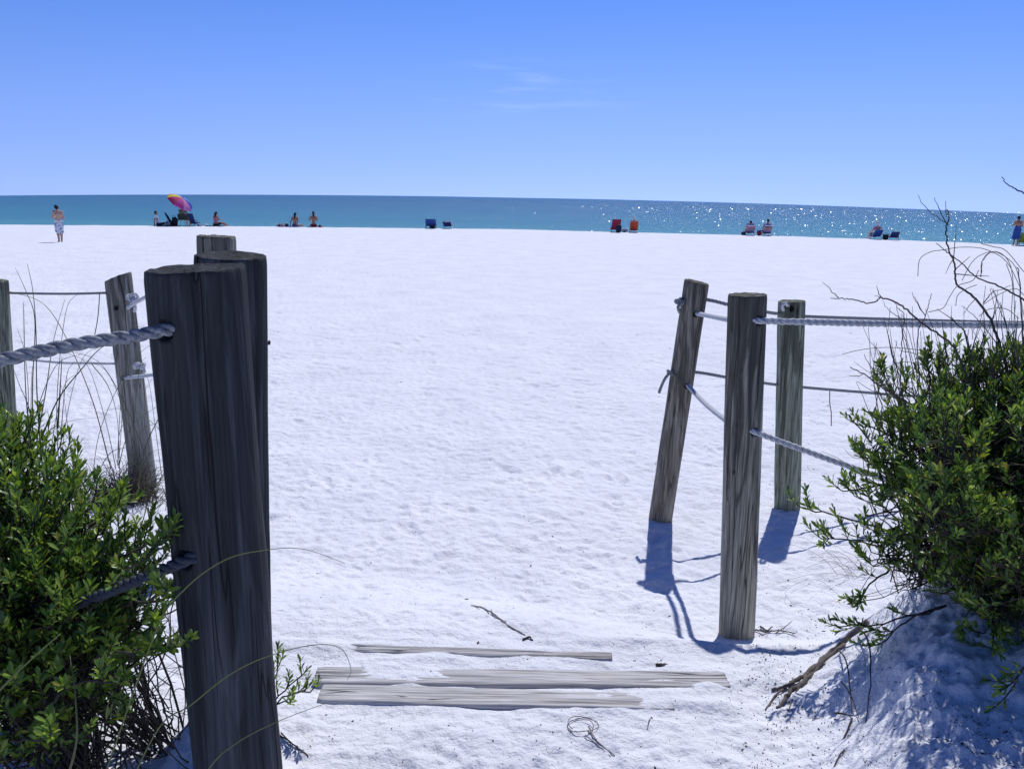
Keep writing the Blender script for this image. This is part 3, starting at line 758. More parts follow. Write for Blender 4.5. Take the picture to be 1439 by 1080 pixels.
# bare dead branches rising above the right shrub
def z4(x, y): return 1100+x*.2963, 240+y*.2963
dead = [
    ([(780, 185), (788, 215), (778, 260), (775, 300), (785, 370), (810, 430), (818, 490), (828, 542), (890, 585), (950, 650), (1000, 740), (1030, 830), (1080, 1000), (1120, 1180)], .0062),
    ([(782, 262), (745, 190), (720, 130)], .0022), ([(775, 250), (700, 195), (660, 150), (640, 115)], .0018), ([(776, 220), (771, 145)], .0018),
    ([(725, 340), (765, 375), (800, 400), (850, 440), (900, 490), (940, 515), (1020, 545), (1080, 575), (1144, 612), (1240, 700)], .0045),
    ([(940, 505), (945, 440), (975, 395), (1010, 388)], .0018),
    ([(1040, 28), (1060, 60), (1085, 75), (1110, 92), (1144, 106), (1260, 170), (1300, 400), (1290, 800)], .0045),
    ([(225, 603), (270, 604), (310, 606), (355, 615), (400, 626), (440, 620), (467, 603), (530, 622), (590, 660), (650, 715), (740, 775), (800, 820), (845, 900), (880, 1010)], .0046),
    ([(185, 525), (215, 550), (240, 580), (265, 603)], .0022), ([(447, 545), (452, 575), (470, 603)], .0024), ([(437, 592), (467, 603)], .002), ([(470, 610), (500, 660), (560, 700)], .0018),
    ([(797, 688), (830, 730), (862, 760), (880, 830), (930, 905), (1010, 965), (1080, 1030), (1150, 1120)], .0056),
    ([(850, 640), (900, 680), (940, 720), (1000, 800), (1060, 880)], .0026),
    ([(320, 930), (400, 972), (470, 1025), (560, 1080), (640, 1120), (720, 1160)], .0056), ([(385, 870), (420, 930), (460, 990), (530, 1065), (600, 1110)], .003), ([(350, 998), (440, 1048), (560, 1085)], .0026), ([(340, 903), (400, 950), (450, 965), (550, 980)], .002),
    ([(555, 1075), (560, 950), (565, 820), (575, 690), (545, 650), (530, 625)], .0026), ([(690, 1100), (650, 1000), (640, 780), (670, 700), (690, 640), (705, 580)], .003),
    ([(625, 980), (590, 830), (560, 740), (540, 640)], .002), ([(790, 985), (772, 850), (755, 712)], .003), ([(675, 690), (640, 630), (612, 575)], .0018), ([(660, 670), (625, 595)], .0018),
    ([(700, 1050), (660, 900), (655, 760)], .002), ([(560, 960), (530, 900), (515, 862)], .0024), ([(530, 800), (560, 850), (640, 870)], .0018),
    ([(1144, 860), (1130, 640), (1120, 480), (1105, 460)], .003), ([(1130, 1100), (1144, 800), (1160, 500)], .004), ([(950, 630), (990, 580), (1040, 560), (1090, 540)], .0022), ([(1100, 1000), (1080, 800), (1010, 600), (1000, 560)], .002),
    ([(985, 980), (980, 860)], .002), ([(420, 1290), (330, 1180), (300, 1150)], .0036), ([(640, 1480), (470, 1310), (420, 1260)], .0042)]
rb = gxy(1.95, 2.95); rt = empty('bare_dead_bush', rb, 0, 'leafless dark branches rising above the right shrub against sea and sky', 'dead bush')
rs = np.random.RandomState(3); mb = MB()
for i, (pl, r) in enumerate(dead):
    Y0 = 2.75+.35*rs.rand()
    if i in (1, 2, 3): Y0 = Yprev
    Yprev = Y0
    pts = [P3(*z4(x, y), Y0+.015*math.sin(j*1.3+i)) for j, (x, y) in enumerate(pl)]
    P = spline(pts, 5); P = [p+rs.normal(0, .0012, 3) for p in P]
    r *= .85; n = len(P); rad = [r*(.35+.65*(k/n)) if pl[0][1] < pl[-1][1] else r*(1-.6*k/n) for k in range(n)]
    mb.tube(P, rad, 6)
    if r > .004:
        for q in range(6):
            j = rs.randint(4, n-2); a = P[j]; dirv = unit(rs.normal(0, 1, 3)*[1, .5, 1]+[-.2, 0, .5]); L = rs.uniform(.03, .13)
            mb.tube([a, a+dirv*L*.5+rs.normal(0, .006, 3), a+dirv*L], [.0018, .0014, .0008], 4)
for i in range(80):        # the thicket of fine upright stems at the right edge
    px = rs.uniform(1375, 1500); py = rs.uniform(400, 530); Y0 = rs.uniform(2.75, 3.2)
    a = P3(px+rs.normal(0, 45), 640, Y0); b = P3(px, py, Y0)
    limb(mb, a, b, .0030, .0009, rs, 0, n=9, sides=4, mid=(a+b)/2+rs.normal(0, .05, 3))
for i in range(75):
    px = rs.uniform(1210, 1450); py = rs.uniform(430, 560); Y0 = rs.uniform(2.8, 3.1)
    limb(mb, P3(px+rs.normal(25, 20), 620, Y0), P3(px-10, py, Y0), .0020, .0007, rs, 0, n=7, sides=4)
mb.build('branches', M['twig'], rt).location = (-rb).tolist()
mb = MB()
for pl in ([(940, 500), (945, 430), (985, 385), (1040, 395), (1080, 450), (1095, 560), (1100, 700)], [(850, 520), (900, 430), (960, 390), (1020, 388), (1100, 450), (1130, 560)],
           [(640, 500), (650, 420), (700, 385), (760, 375), (850, 362), (960, 372), (1060, 430), (1130, 560)], [(900, 800), (905, 750), (960, 730)], [(690, 670), (760, 650), (790, 600), (830, 545), (900, 520), (930, 470)],
           [(820, 640), (830, 590), (870, 560), (920, 540)], [(280, 870), (360, 850), (460, 838), (560, 840), (680, 855), (800, 890), (900, 960)], [(930, 690), (980, 655), (1060, 655), (1120, 700)],
           [(1144, 480), (1060, 380), (1000, 360), (940, 345)], [(460, 960), (520, 920), (580, 905), (660, 920)], [(1110, 900), (1085, 700), (1090, 540), (1060, 440)], [(1144, 590), (1110, 560), (1060, 570), (1000, 600), (955, 632)]):
    Y0 = rs.uniform(2.6, 3.1); mb.tube(spline([P3(*z4(x, y), Y0) for x, y in pl], 6), .0012, 4)
o = mb.build('dry_blades', M['dry_blade'], rt); o.location = (-rb).tolist(); o['kind'] = 'stuff'

# fallen branch with roots at the foot of the bank
def on_sand(pl, r, mb, dz=.0, taper=.5, sides=7, seed=0, n=5):
    rs = np.random.RandomState(seed); P = []
    for (px, py, l) in pl: P.append(gp(px, py)+np.array([0, 0, l+dz]))
    P = spline(P, n); P = [p+rs.normal(0, r*.25, 3) for p in P]; m_ = len(P)
    mb.tube(P, [r*(1-taper*k/m_) for k in range(m_)], sides)
mb = MB()
on_sand([(1215, 893, .06), (1188, 908, .03), (1165, 922, .012), (1140, 945, .01), (1116, 962, .012), (1104, 968, .01), (1084, 972, .008)], .011, mb, seed=1)
on_sand([(1140, 945, .008), (1128, 962, .006), (1112, 972, .010), (1104, 985, .008), (1092, 995, .004)], .010, mb, seed=2)
on_sand([(1185, 912, .02), (1150, 940, .016), (1126, 966, .012)], .007, mb, seed=3)
on_sand([(1104, 968, .008), (1088, 980, .005), (1076, 998, .002)], .005, mb, seed=4)
on_sand([(1122, 968, .006), (1113, 985, .004), (1108, 998, 0)], .003, mb, seed=5)
o0 = gp(1140, 945); tag(mb.build('fallen_branch', M['root'], loc=o0), 'forked dark dead branch lying at the foot of the right sand bank', 'branch')
mb = MB()
on_sand([(1178, 920, .02), (1186, 950, .06), (1192, 985, .05), (1197, 1010, .02)], .003, mb, seed=6)
on_sand([(1205, 895, .04), (1216, 935, .09), (1221, 975, .06), (1217, 1015, .0)], .0034, mb, seed=7)
on_sand([(1172, 1009, .02), (1198, 1010, .012)], .0036, mb, seed=8); on_sand([(1181, 968, .03), (1195, 990, .03), (1206, 1012, .01)], .0025, mb, seed=8)
on_sand([(1197, 1012, .01), (1190, 1030, .006), (1183, 1040, .0)], .003, mb, seed=9); on_sand([(1186, 1055, .006), (1178, 1066, .004), (1170, 1080, .0)], .0028, mb, seed=9)
tag(mb.build('thin_dead_stems', M['twig'], loc=gp(1197, 1010)), 'thin dark stems drooping onto the right sand bank below the shrub', 'dead stems')
mb = MB()
on_sand([(662, 851, .003), (682, 857, .006), (700, 869, .006), (718, 882, .005), (738, 893, .003)], .0042, mb, seed=10)
on_sand([(690, 857, .004), (697, 868, .004), (712, 874, .004)], .0022, mb, seed=11)
tag(mb.build('twig', M['twig_pale'], loc=gp(700, 870)), 'forked twig lying on open sand above the boards', 'twig')
mb = MB()
on_sand([(735, 900, .006), (743, 897, .008), (749, 900, .004)], .005, mb, seed=12); tag(mb.build('bark_piece', M['debris'], loc=gp(741, 899)), 'small dark bark piece just below the forked twig', 'bark')
mb = MB()
loop = []
for t in np.linspace(0, 2*PI*1.75, 40):
    r_ = 1-.25*t/(2*PI*1.75); loop.append((822+24*r_*math.cos(t+2.4)-4*t/6, 1018+12*r_*math.sin(t+2.4)+t*.6, .006+.006*math.sin(t*1.5)))
on_sand(loop, .0016, mb, taper=.1, sides=5, n=2)
on_sand([(827, 1024, .01), (834, 1036, .006), (845, 1048, .005), (864, 1062, .003)], .0028, mb, seed=13)
on_sand([(822, 1034, .006), (838, 1046, .004), (858, 1063, .002)], .0018, mb, seed=14)
tag(mb.build('vine_tangle', M['twig_pale'], loc=gp(830, 1020)), 'looped dry vine tangle on the sand nearest the camera', 'vine')
mb = MB()
on_sand([(391, 1033, .006), (405, 1043, .008), (420, 1052, .004), (433, 1062, .003)], .0026, mb, seed=15); on_sand([(395, 1030, .005), (412, 1048, .006), (434, 1063, .002)], .0018, mb, seed=16)
tag(mb.build('twig', M['twig'], loc=gp(410, 1045)), 'two crossed twigs on the sand at the foot of the nearest post', 'twig')
mb = MB(); on_sand([(914, 1009, .002), (911, 1018, .012), (909, 1027, .0)], .0016, mb); tag(mb.build('twig', M['twig_pale'], loc=gp(911, 1020)), 'tiny upright splinter on the sand right of the vine tangle', 'twig')
mb = MB(); c = gp(930, 934); mb.ball(c, (.022, .010, .006), 6, fn=lambda q: 1+.25*math.sin(q[0]*9+q[1]*5)); tag(mb.build('bark_piece', M['debris'], loc=c), 'small dark bark chip on the sand behind the longest board', 'bark')
mb = MB(); c = gp(378, 484); mb.ball(c+np.array([0, 0, .02]), (.022, .02, .035), 7, fn=lambda q: 1+.3*math.sin(q[2]*7+q[0]*6)); tag(mb.build('dark_lump', M['debris'], loc=c), 'small dark lump on bare sand right of the dark left posts', 'debris')
mb = MB()
on_sand([(1060, 886, .006), (1075, 890, .012), (1095, 888, .01), (1118, 892, .008)], .004, mb, seed=17); on_sand([(1090, 892, .01), (1103, 885, .02), (1112, 879, .025)], .0025, mb, seed=18)
on_sand([(1068, 882, .01), (1078, 888, .01), (1084, 884, .015)], .005, mb, seed=19)
tag(mb.build('twig', M['twig'], loc=gp(1080, 888)), 'dark twigs on the sand right of the front right post foot', 'twig')

# litter: flecks of dry plant matter
mb = MB(); rs = np.random.RandomState(9)
zones = [((1000, 1160), (880, 1080), 900), ((400, 1100), (560, 1080), 420), ((380, 1250), (360, 560), 260), ((1060, 1240), (560, 880), 260), ((60, 240), (600, 1080), 120), ((1130, 1439), (860, 1080), 700)]
for (xa, xb), (ya, yb), n in zones:
    for i in range(n):
        px = rs.uniform(xa, xb); py = rs.uniform(ya, yb)
        if n == 900 and rs.rand() > math.exp(-((px-1090)/50)**2)*(.3+.7*(noise2(px*.03, py*.04, 50) > -.1)): continue
        p = atz(px, py, gz(*atz(px, py, BOARD_Z if py > 900 else 0)[:2]))
        z = gz(p[0], p[1]); s = rs.uniform(.0006, .0017)*(1+p[1]*.16)*(2.2 if rs.rand() < .04 else 1)
        a = rs.rand()*PI; ca, sa = math.cos(a)*s*rs.uniform(1, 2.6), math.sin(a)*s*rs.uniform(1, 2.6)
        mb.add([(p[0]-ca, p[1]-sa, z+.001), (p[0]+sa*.4, p[1]-ca*.4, z+.001), (p[0]+ca, p[1]+sa, z+.002), (p[0]-sa*.4, p[1]+ca*.4, z+.001), (p[0], p[1], z+.003+s*.5)], [(0, 1, 4), (1, 2, 4), (2, 3, 4), (3, 0, 4)])
tag(mb.build('plant_litter', M['debris'], smooth=False), 'dark flecks of dry plant litter strewn over the sand', 'litter', kind='stuff')

# ------------------------------------------------------------------ grasses
def blade(mb, pts, w):
    P = spline(pts, 8); n = len(P)
    mb.tube(P, [w*(1-.75*k/n) for k in range(n)], 4, 0)
def z5(x, y): return x*.3056, 370+y*.3056
mb = MB(); rs = np.random.RandomState(12)
gl = [([(190, 900), (170, 600), (165, 300), (150, 120), (125, 0)], .0022), ([(150, 900), (150, 560), (160, 260), (120, 130), (70, 20)], .002), ([(180, 760), (215, 560), (245, 360), (298, 165)], .002),
      ([(130, 960), (200, 780), (270, 620), (380, 480), (470, 385), (640, 290)], .0028), ([(265, 760), (275, 600), (285, 430)], .003), ([(120, 900), (140, 700), (90, 560), (60, 480)], .0018),
      ([(420, 460), (500, 570), (540, 720), (545, 900)], .0018), ([(100, 880), (130, 650), (115, 420), (80, 300)], .0015), ([(545, 940), (575, 820), (620, 730), (735, 648)], .002), ([(540, 930), (550, 780), (600, 690), (700, 530)], .0016),
      ([(545, 930), (560, 700), (540, 665), (440, 690)], .0014), ([(760, 900), (750, 800), (710, 740), (620, 680), (500, 665)], .0016)]
for pl, w in gl:
    Y0 = 2.3 if pl[0][0] < 400 else 3.2
    blade(mb, [P3(*z5(x, y), Y0+.02*i) for i, (x, y) in enumerate(pl)], w)
for i in range(26):
    x = rs.uniform(0, 260); Y0 = rs.uniform(2.15, 2.6); y0 = rs.uniform(650, 760)
    a = P3(x, y0, Y0); L = rs.uniform(.2, .5); dx = rs.normal(.03, .10)
    blade(mb, [a, a+np.array([dx*.3, 0, L*.5]), a+np.array([dx, .02, L]), a+np.array([dx*1.8, .02, L*1.12])], rs.uniform(.0010, .0020))
tag(mb.build('tall_grass', M['blade'], loc=gxy(-1.2, 2.35)), 'tall thin grass blades rising out of the left shrub', 'grass')
mb = MB()
blade(mb, [P3(150, 1080, 1.5), P3(219, 887, 1.48), P3(259, 828, 1.48), P3(315, 787, 1.5), P3(370, 773, 1.52), P3(426, 771, 1.54), P3(485, 791, 1.56)], .0016)
blade(mb, [P3(160, 1150, 1.5), P3(222, 1024, 1.5), P3(267, 991, 1.5), P3(319, 950, 1.5), P3(370, 924, 1.5), P3(437, 906, 1.52), P3(478, 910, 1.53), P3(493, 939, 1.54), P3(488, 955, 1.54)], .0016)
blade(mb, [P3(250, 1160, 1.45), P3(293, 1080, 1.45), P3(333, 1043, 1.45), P3(393, 1012, 1.48), P3(459, 987, 1.5)], .0018)
blade(mb, [P3(-60, 1040, 1.4), P3(0, 969, 1.42), P3(45, 925, 1.45), P3(85, 890, 1.5)], .0026)
blade(mb, [P3(60, 1180, 1.4), P3(104, 1060, 1.42), P3(106, 980, 1.45), P3(98, 920, 1.5)], .0030)
tag(mb.build('arching_grass', M['blade'], loc=P3(160, 1150, 1.5)), 'long thin grass blades arching across the nearest post', 'grass')
# dead clump at the foot of the knotted post
mb = MB(); c = gp(176, 705)
rt = empty('dead_grass_clump', c, 0, 'dark brown dead grass clump at the foot of the knotted left post', 'dead plant')
for i in range(650):
    a = c+rs.normal(0, 1, 3)*[.09, .06, .0]; a[2] = gz(a[0], a[1])
    th = rs.rand()*2*PI; L = rs.uniform(.06, .26); h = rs.uniform(.04, .34)
    e = a+np.array([math.cos(th)*L, math.sin(th)*L, h*rs.uniform(-.1, 1)]); e[2] = max(e[2], gz(e[0], e[1])+.005)
    limb(mb, a, e, .003, .001, rs, .45, n=6, sides=3)
mb.build('dead_blades', M['twig'], rt).location = (-c).tolist()
mb = MB()
for i in range(30):
    a = c+rs.normal(0, 1, 3)*[.08, .05, 0]; a[2] = gz(a[0], a[1]); th = rs.rand()*2*PI; L = rs.uniform(.1, .32)
    e = a+np.array([math.cos(th)*L, math.sin(th)*L*.5, L*rs.uniform(.3, 1.1)]); limb(mb, a, e, .0018, .0007, rs, .3, n=7, sides=3)
mb.build('green_blades', M['blade'], rt).location = (-c).tolist()
# thin grasses by the right bank
mb = MB(); c = gp(1215, 800)
for i in range(26):
    a = gxy(c[0]+rs.normal(.05, .12), c[1]+rs.normal(0, .1)); th = rs.uniform(PI*.6, PI*1.3); L = rs.uniform(.12, .42)
    e = a+np.array([math.cos(th)*L, -.1*rs.rand(), L*rs.uniform(.1, .5)]); limb(mb, a, e, .0013, .0006, rs, .35, n=8, sides=3)
for pl in ([(1180, 845), (1150, 822), (1120, 826), (1103, 840), (1112, 855)], [(1215, 818), (1160, 812), (1120, 818), (1070, 835)]):
    on_sand([(x, y, .03) for x, y in pl], .0012, mb, sides=4)
tag(mb.build('dry_grass_tuft', M['dry_blade'], loc=c), 'wispy dry grass curling on the sand left of the right shrub', 'grass')

# ------------------------------------------------------------------ people
def capsule(mb, a, b, ra, rb, sides=12):
    a = np.array(a, float); b = np.array(b, float)
    d = unit(b-a); P = []; R_ = []
    for t in (-.98, -.8, -.5, 0): P.append(a+d*ra*t); R_.append(ra*math.sqrt(1-t*t))
    for t in (.5,): P.append(a*(1-t)+b*t); R_.append(ra*(1-t)+rb*t)
    for t in (0, .5, .8, .98): P.append(b+d*rb*t); R_.append(rb*math.sqrt(1-t*t))
    mb.tube(P, R_, sides)
def fuse(mb, name, mat, parent, voxel=.009, smooth=4):
    """one continuous skin out of overlapping limbs"""
    o = mb.build('tmp_'+name, mat)
    r = o.modifiers.new('r', 'REMESH'); r.mode = 'VOXEL'; r.voxel_size = voxel
    s = o.modifiers.new('s', 'SMOOTH'); s.factor = .5; s.iterations = smooth
    me = bpy.data.meshes.new_from_object(o.evaluated_get(bpy.context.evaluated_depsgraph_get()))
    me.name = name; me.materials.clear(); me.materials.append(mat)
    me.polygons.foreach_set('use_smooth', [True]*len(me.polygons))
    old = o.data; bpy.data.objects.remove(o); bpy.data.meshes.remove(old)
    n = bpy.data.objects.new(name, me); COL.objects.link(n); n.parent = parent; return n
SK = [plain('skin_tanned', (.34, .19, .13), .55, .08, 8), plain('skin_fair', (.50, .32, .25), .55, .08, 8)]
HAIR = plain('hair_dark', (.015, .012, .012), .6, .3, 60); HAIRW = plain('hair_white', (.6, .6, .62), .7, .1, 60)
def figure(J, skin, parent, voxel=.011, hair=HAIR, long_hair=False, fem=False):
    """J: joint name -> point (x right, y towards the sea, z up)"""
    J = {k: np.array(v, float) for k, v in J.items()}
    mb = MB()
    hip = (J['hipL']+J['hipR'])/2; ch = J['chest']; nk = J['neck']; hd = J['head']
    capsule(mb, J['hipL'], J['hipR'], .098, .098); capsule(mb, hip, (hip+ch)/2, .105, .105); capsule(mb, (hip+ch)/2, ch, .108, .118)
    capsule(mb, J['shL'], J['shR'], .062, .062); capsule(mb, ch-(J['shR']-J['shL'])*.16, ch+(J['shR']-J['shL'])*.16, .112, .112); capsule(mb, ch, nk, .10, .05); capsule(mb, nk, hd, .052, .05)
    fw = unit(J.get('look', np.array([0, 1, 0]))); upv = unit(hd-nk); sd = unit(np.cross(fw, upv)); fw = np.cross(upv, sd)
    Rm = np.stack([sd, fw, upv], 1)
    mb.ball(hd, (.072, .092, .112), 10, rot=Rm); mb.ball(hd-upv*.055+fw*.035, (.052, .055, .05), 8, rot=Rm)       # skull, jaw
    mb.ball(hd+fw*.095-upv*.02, (.014, .022, .024), 6, rot=Rm)                                                        # nose
    mb.ball(hd+fw*.082-upv*.065, (.026, .012, .010), 6, rot=Rm)                                                       # lips
    for s in (-1, 1):
        mb.ball(hd+sd*s*.074-upv*.01, (.012, .022, .032), 6, rot=Rm); mb.ball(hd+fw*.082+sd*s*.03+upv*.015, (.018, .010, .010), 6, rot=Rm)
    for s in 'LR':
        capsule(mb, J['sh'+s], J['el'+s], .050, .040); capsule(mb, J['el'+s], J['wr'+s], .040, .027)
        capsule(mb, J['hip'+s], J['kn'+s], .088, .056); capsule(mb, J['kn'+s], J['an'+s], .055, .036)
        mid = J['kn'+s]*.68+J['an'+s]*.32; mb.ball(mid, (.056, .058, .085), 8)
        w = J['wr'+s]; hd_ = unit(J['wr'+s]-J['el'+s]); pal = unit(np.cross(hd_, [.3, .2, 1])); 
        capsule(mb, w, w+hd_*.06, .026, .030); capsule(mb, w+hd_*.05-pal*.018, w+hd_*.05+pal*.018, .022, .022)
        for q, ln in zip((-.03, -.011, .009, .028), (.058, .072, .068, .05)):
            a = w+hd_*.07+pal*q; b = a+hd_*ln*.55+np.array([0, 0, -.008]); c = b+hd_*ln*.4+np.array([0, 0, -.02])
            capsule(mb, a, b, .011, .010, 8); capsule(mb, b, c, .010, .008, 8)
        a = w+hd_*.02+pal*.03; capsule(mb, a, a+hd_*.04+pal*.028, .013, .011, 8)
        an = J['an'+s]; td = unit(J.get('toe'+s, an+np.array([0, .2, -.05]))-an)
        capsule(mb, an-td*.03+np.array([0, 0, -.02]), an+td*.14+np.array([0, 0, -.02]), .037, .028)
    body = fuse(mb, 'body', skin, parent, voxel)
    if hair is not None:
        hb = MB(); hb.ball(hd-fw*.014+upv*.016, (.083, .098, .116), 12, rot=Rm, fn=lambda q: (1 if (q[1] < .35 or q[2] > .35) else .80)*(1 if q[2] > -.55 or q[1] < 0 else .8)+.02*math.sin(q[0]*25)*math.sin(q[2]*20))
        if long_hair:
            capsule(hb, hd-fw*.06-upv*.03, nk-fw*.07-upv*.08, .075, .05); capsule(hb, hd-fw*.05, hd-fw*.075-upv*.14, .08, .06)
        fuse(hb, 'hair', hair, parent, .010, 2)
    return body, Rm
def cover(name, segs, mat, parent, voxel=.013):
    mb = MB()
    for a, b, ra, rb in segs: capsule(mb, a, b, ra, rb)
    return fuse(mb, name, mat, parent, voxel, 3)
def L_(a, b, t): a = np.array(a, float); b = np.array(b, float); return a*(1-t)+b*t
def torso_wear(J, parent, mat, name='shirt', lo=.1, hi=1.0, sleeve=.45, r=.125):
    hip = L_(J['hipL'], J['hipR'], .5)
    seg = [(L_(hip, J['chest'], lo), J['chest'], r-.01, r+.006), (L_(J['chest'], J['shL'], .3), L_(J['chest'], J['shR'], .3), r, r)]
    if sleeve > 0:
        seg += [(J['shL'], J['shR'], .074, .074)]
        for s in 'LR': seg.append((J['sh'+s], L_(J['sh'+s], J['el'+s], sleeve), .064, .064))
    return cover(name, seg, mat, parent)
def shorts_wear(J, parent, mat, name='shorts', down=.8, flare=1.0):
    seg = [(J['hipL'], J['hipR'], .112, .112)]
    for s in 'LR': seg.append((J['hip'+s], L_(J['hip'+s], J['kn'+s], down), .104, .086*flare))
    return cover(name, seg, mat, parent)

def patterned(name, cols, scale=12, thr=.5):
    m, nt, b, out = new_mat(name); g = mapping(nt, 'Object', (scale,)*3)
    n = N(nt, 'ShaderNodeTexNoise', i_Scale=1.0, i_Detail=2.0); nt.links.new(g.outputs[0], n.inputs['Vector'])
    r = ramp(nt, [(thr-.03, cols[0]), (thr+.03, cols[1])]); nt.links.new(n.outputs[0], r.inputs[0]); nt.links.new(r.outputs[0], b.inputs['Base Color'])
    b.inputs['Roughness'].default_value = .85; return m
def scaleJ(J, k): return {a: np.array(v, float)*(k if a != 'look' else 1) for a, v in J.items()}

# standing boy, looking down at something in his hands, turned half left
J = dict(hipL=(-.085, 0, .90), hipR=(.085, 0, .90), chest=(.0, -.02, 1.28), neck=(-.01, .0, 1.48), head=(-.035, .045, 1.60), shL=(-.17, .0, 1.40), shR=(.17, -.03, 1.40),
         elL=(-.25, .02, 1.14), wrL=(-.13, .22, 1.16), elR=(.24, .0, 1.13), wrR=(.03, .24, 1.13), knL=(-.07, .05, .49), knR=(.075, .0, .48), anL=(-.05, .01, .08), anR=(.06, -.05, .08),
         toeL=(-.09, .2, .05), toeR=(.09, .15, .05), look=(-.1, 1, -.55))
p = hit_beach(85, 340); kk = 50/FPX*p[1]*1.01/1.72
J1 = scaleJ(J, kk)
rt = empty('person', p, .55, 'shirtless dark-haired boy in blue and white shorts standing alone at the left', 'person', None)
figure(J1, SK[1], rt); shorts_wear(J1, rt, patterned('shorts_blue_white', [(.12, .16, .30), (.62, .66, .75)], 11, .46), down=.95, flare=1.15)
cover('waistband', [(J1['hipL']+np.array([0, 0, .07]), J1['hipR']+np.array([0, 0, .07]), .108, .108)], plain('white_cloth', (.7, .72, .78)), rt)

# standing person at the far right with a blue wrap
J = dict(hipL=(-.09, 0, .92), hipR=(.09, 0, .92), chest=(0, -.01, 1.30), neck=(0, .02, 1.50), head=(0, .05, 1.63), shL=(-.20, 0, 1.42), shR=(.20, 0, 1.42),
         elL=(-.29, .06, 1.18), wrL=(-.12, .26, 1.22), elR=(.29, .06, 1.18), wrR=(.12, .26, 1.22), knL=(-.11, .03, .5), knR=(.10, .02, .5), anL=(-.13, 0, .08), anR=(.09, 0, .08), look=(0, 1, -.2))
p = hit_beach(1427, 345); kk = 40/FPX*p[1]/1.75; J1 = scaleJ(J, kk)
rt = empty('person', p, 0, 'dark-haired bare-backed person in a blue wrap standing at the right edge', 'person')
figure(J1, SK[0], rt)
cover('blue_wrap', [(J1['hipL'], J1['hipR'], .125, .125), (L_(J1['hipL'], J1['chest'], .45), L_(J1['hipR'], J1['chest'], .45), .122, .122), (J1['hipL'], L_(J1['knL'], J1['anL'], .1), .12, .12), (J1['hipR'], L_(J1['knR'], J1['anR'], .1), .11, .10),
    (L_(J1['hipL'], J1['knL'], .5), L_(J1['knL'], J1['anL'], .1)+np.array([-.12, 0, 0]), .10, .05)], plain('blue_cloth', (.02, .07, .30)), rt)

# ---- seated figures on the sand
def sit(lean=0.0, knees=.25, spread=.10, legx=0, arms='back', legs_out=False):
    J = dict(hipL=(-.09, 0, .11), hipR=(.09, 0, .11), chest=(0, lean*.6, .48), neck=(0, lean*.9+.02, .68), head=(0, lean+.05, .81), shL=(-.17, lean*.8, .60), shR=(.17, lean*.8, .60),
             knL=(-spread+legx, .42, .11+knees), knR=(spread+legx, .42, .11+knees), anL=(-spread*.9+legx*2, .80 if knees < .2 else .62, .08), anR=(spread*.9+legx*2, .80 if knees < .2 else .62, .08), look=(.0, 1, -.1))
    if arms == 'back': J.update(elL=(-.25, -.08+lean, .37), wrL=(-.22, -.20, .12), elR=(.25, -.08+lean, .37), wrR=(.22, -.20, .12))
    else: J.update(elL=(-.22, .12+lean, .40), wrL=(-.10, .34, .40), elR=(.22, .12+lean, .40), wrR=(.10, .34, .40))
    return J
blk = plain('black_cloth', (.012, .012, .018)); navy = plain('navy_cloth', (.012, .02, .06)); white = plain('white_shirt', (.62, .64, .70)); pink = plain('pink_top', (.45, .16, .24), .8, .3, 12)
p = hit_beach(222, 317.5); J = sit(-.12, .05, .09, 0, 'back'); rt = empty('person', p, -1.15, 'seated person in a white shirt left of the dark luggage, facing right', 'person')
figure(J, SK[0], rt); torso_wear(J, rt, white); shorts_wear(J, rt, navy, 'trousers', 1.0)
p = hit_beach(303, 316.5); J = sit(.05, .12, .12, .05, 'fwd'); rt = empty('person', p, -.5, 'seated woman in a pink top right of the umbrella group', 'person')
figure(J, SK[0], rt, long_hair=True); torso_wear(J, rt, pink, 'top', sleeve=0); shorts_wear(J, rt, blk, 'shorts', .6)
p = hit_beach(414.5, 317); J = sit(.04, .0, .10, .03, 'back'); rt = empty('person', p, -.25, 'left of two sunbathers seated with bare backs on the sand', 'person')
figure(J, SK[0], rt, long_hair=True); shorts_wear(J, rt, plain('violet_cloth', (.10, .10, .34)), 'bikini_bottom', .15)
p = hit_beach(441, 318); J = scaleJ(sit(.02, .0, .10, -.02, 'fwd'), 1.12); rt = empty('person', p, .35, 'right and taller of two sunbathers seated with bare backs', 'person')
figure(J, SK[0], rt, long_hair=True); shorts_wear(J, rt, plain('red_cloth', (.20, .02, .05)), 'bikini_bottom', .2)
cover('bikini_top', [(L_(J['shL'], J['hipL'], .3), L_(J['shR'], J['hipR'], .3), .118, .118)], plain('dark_red_cloth', (.16, .03, .05)), rt) if False else None

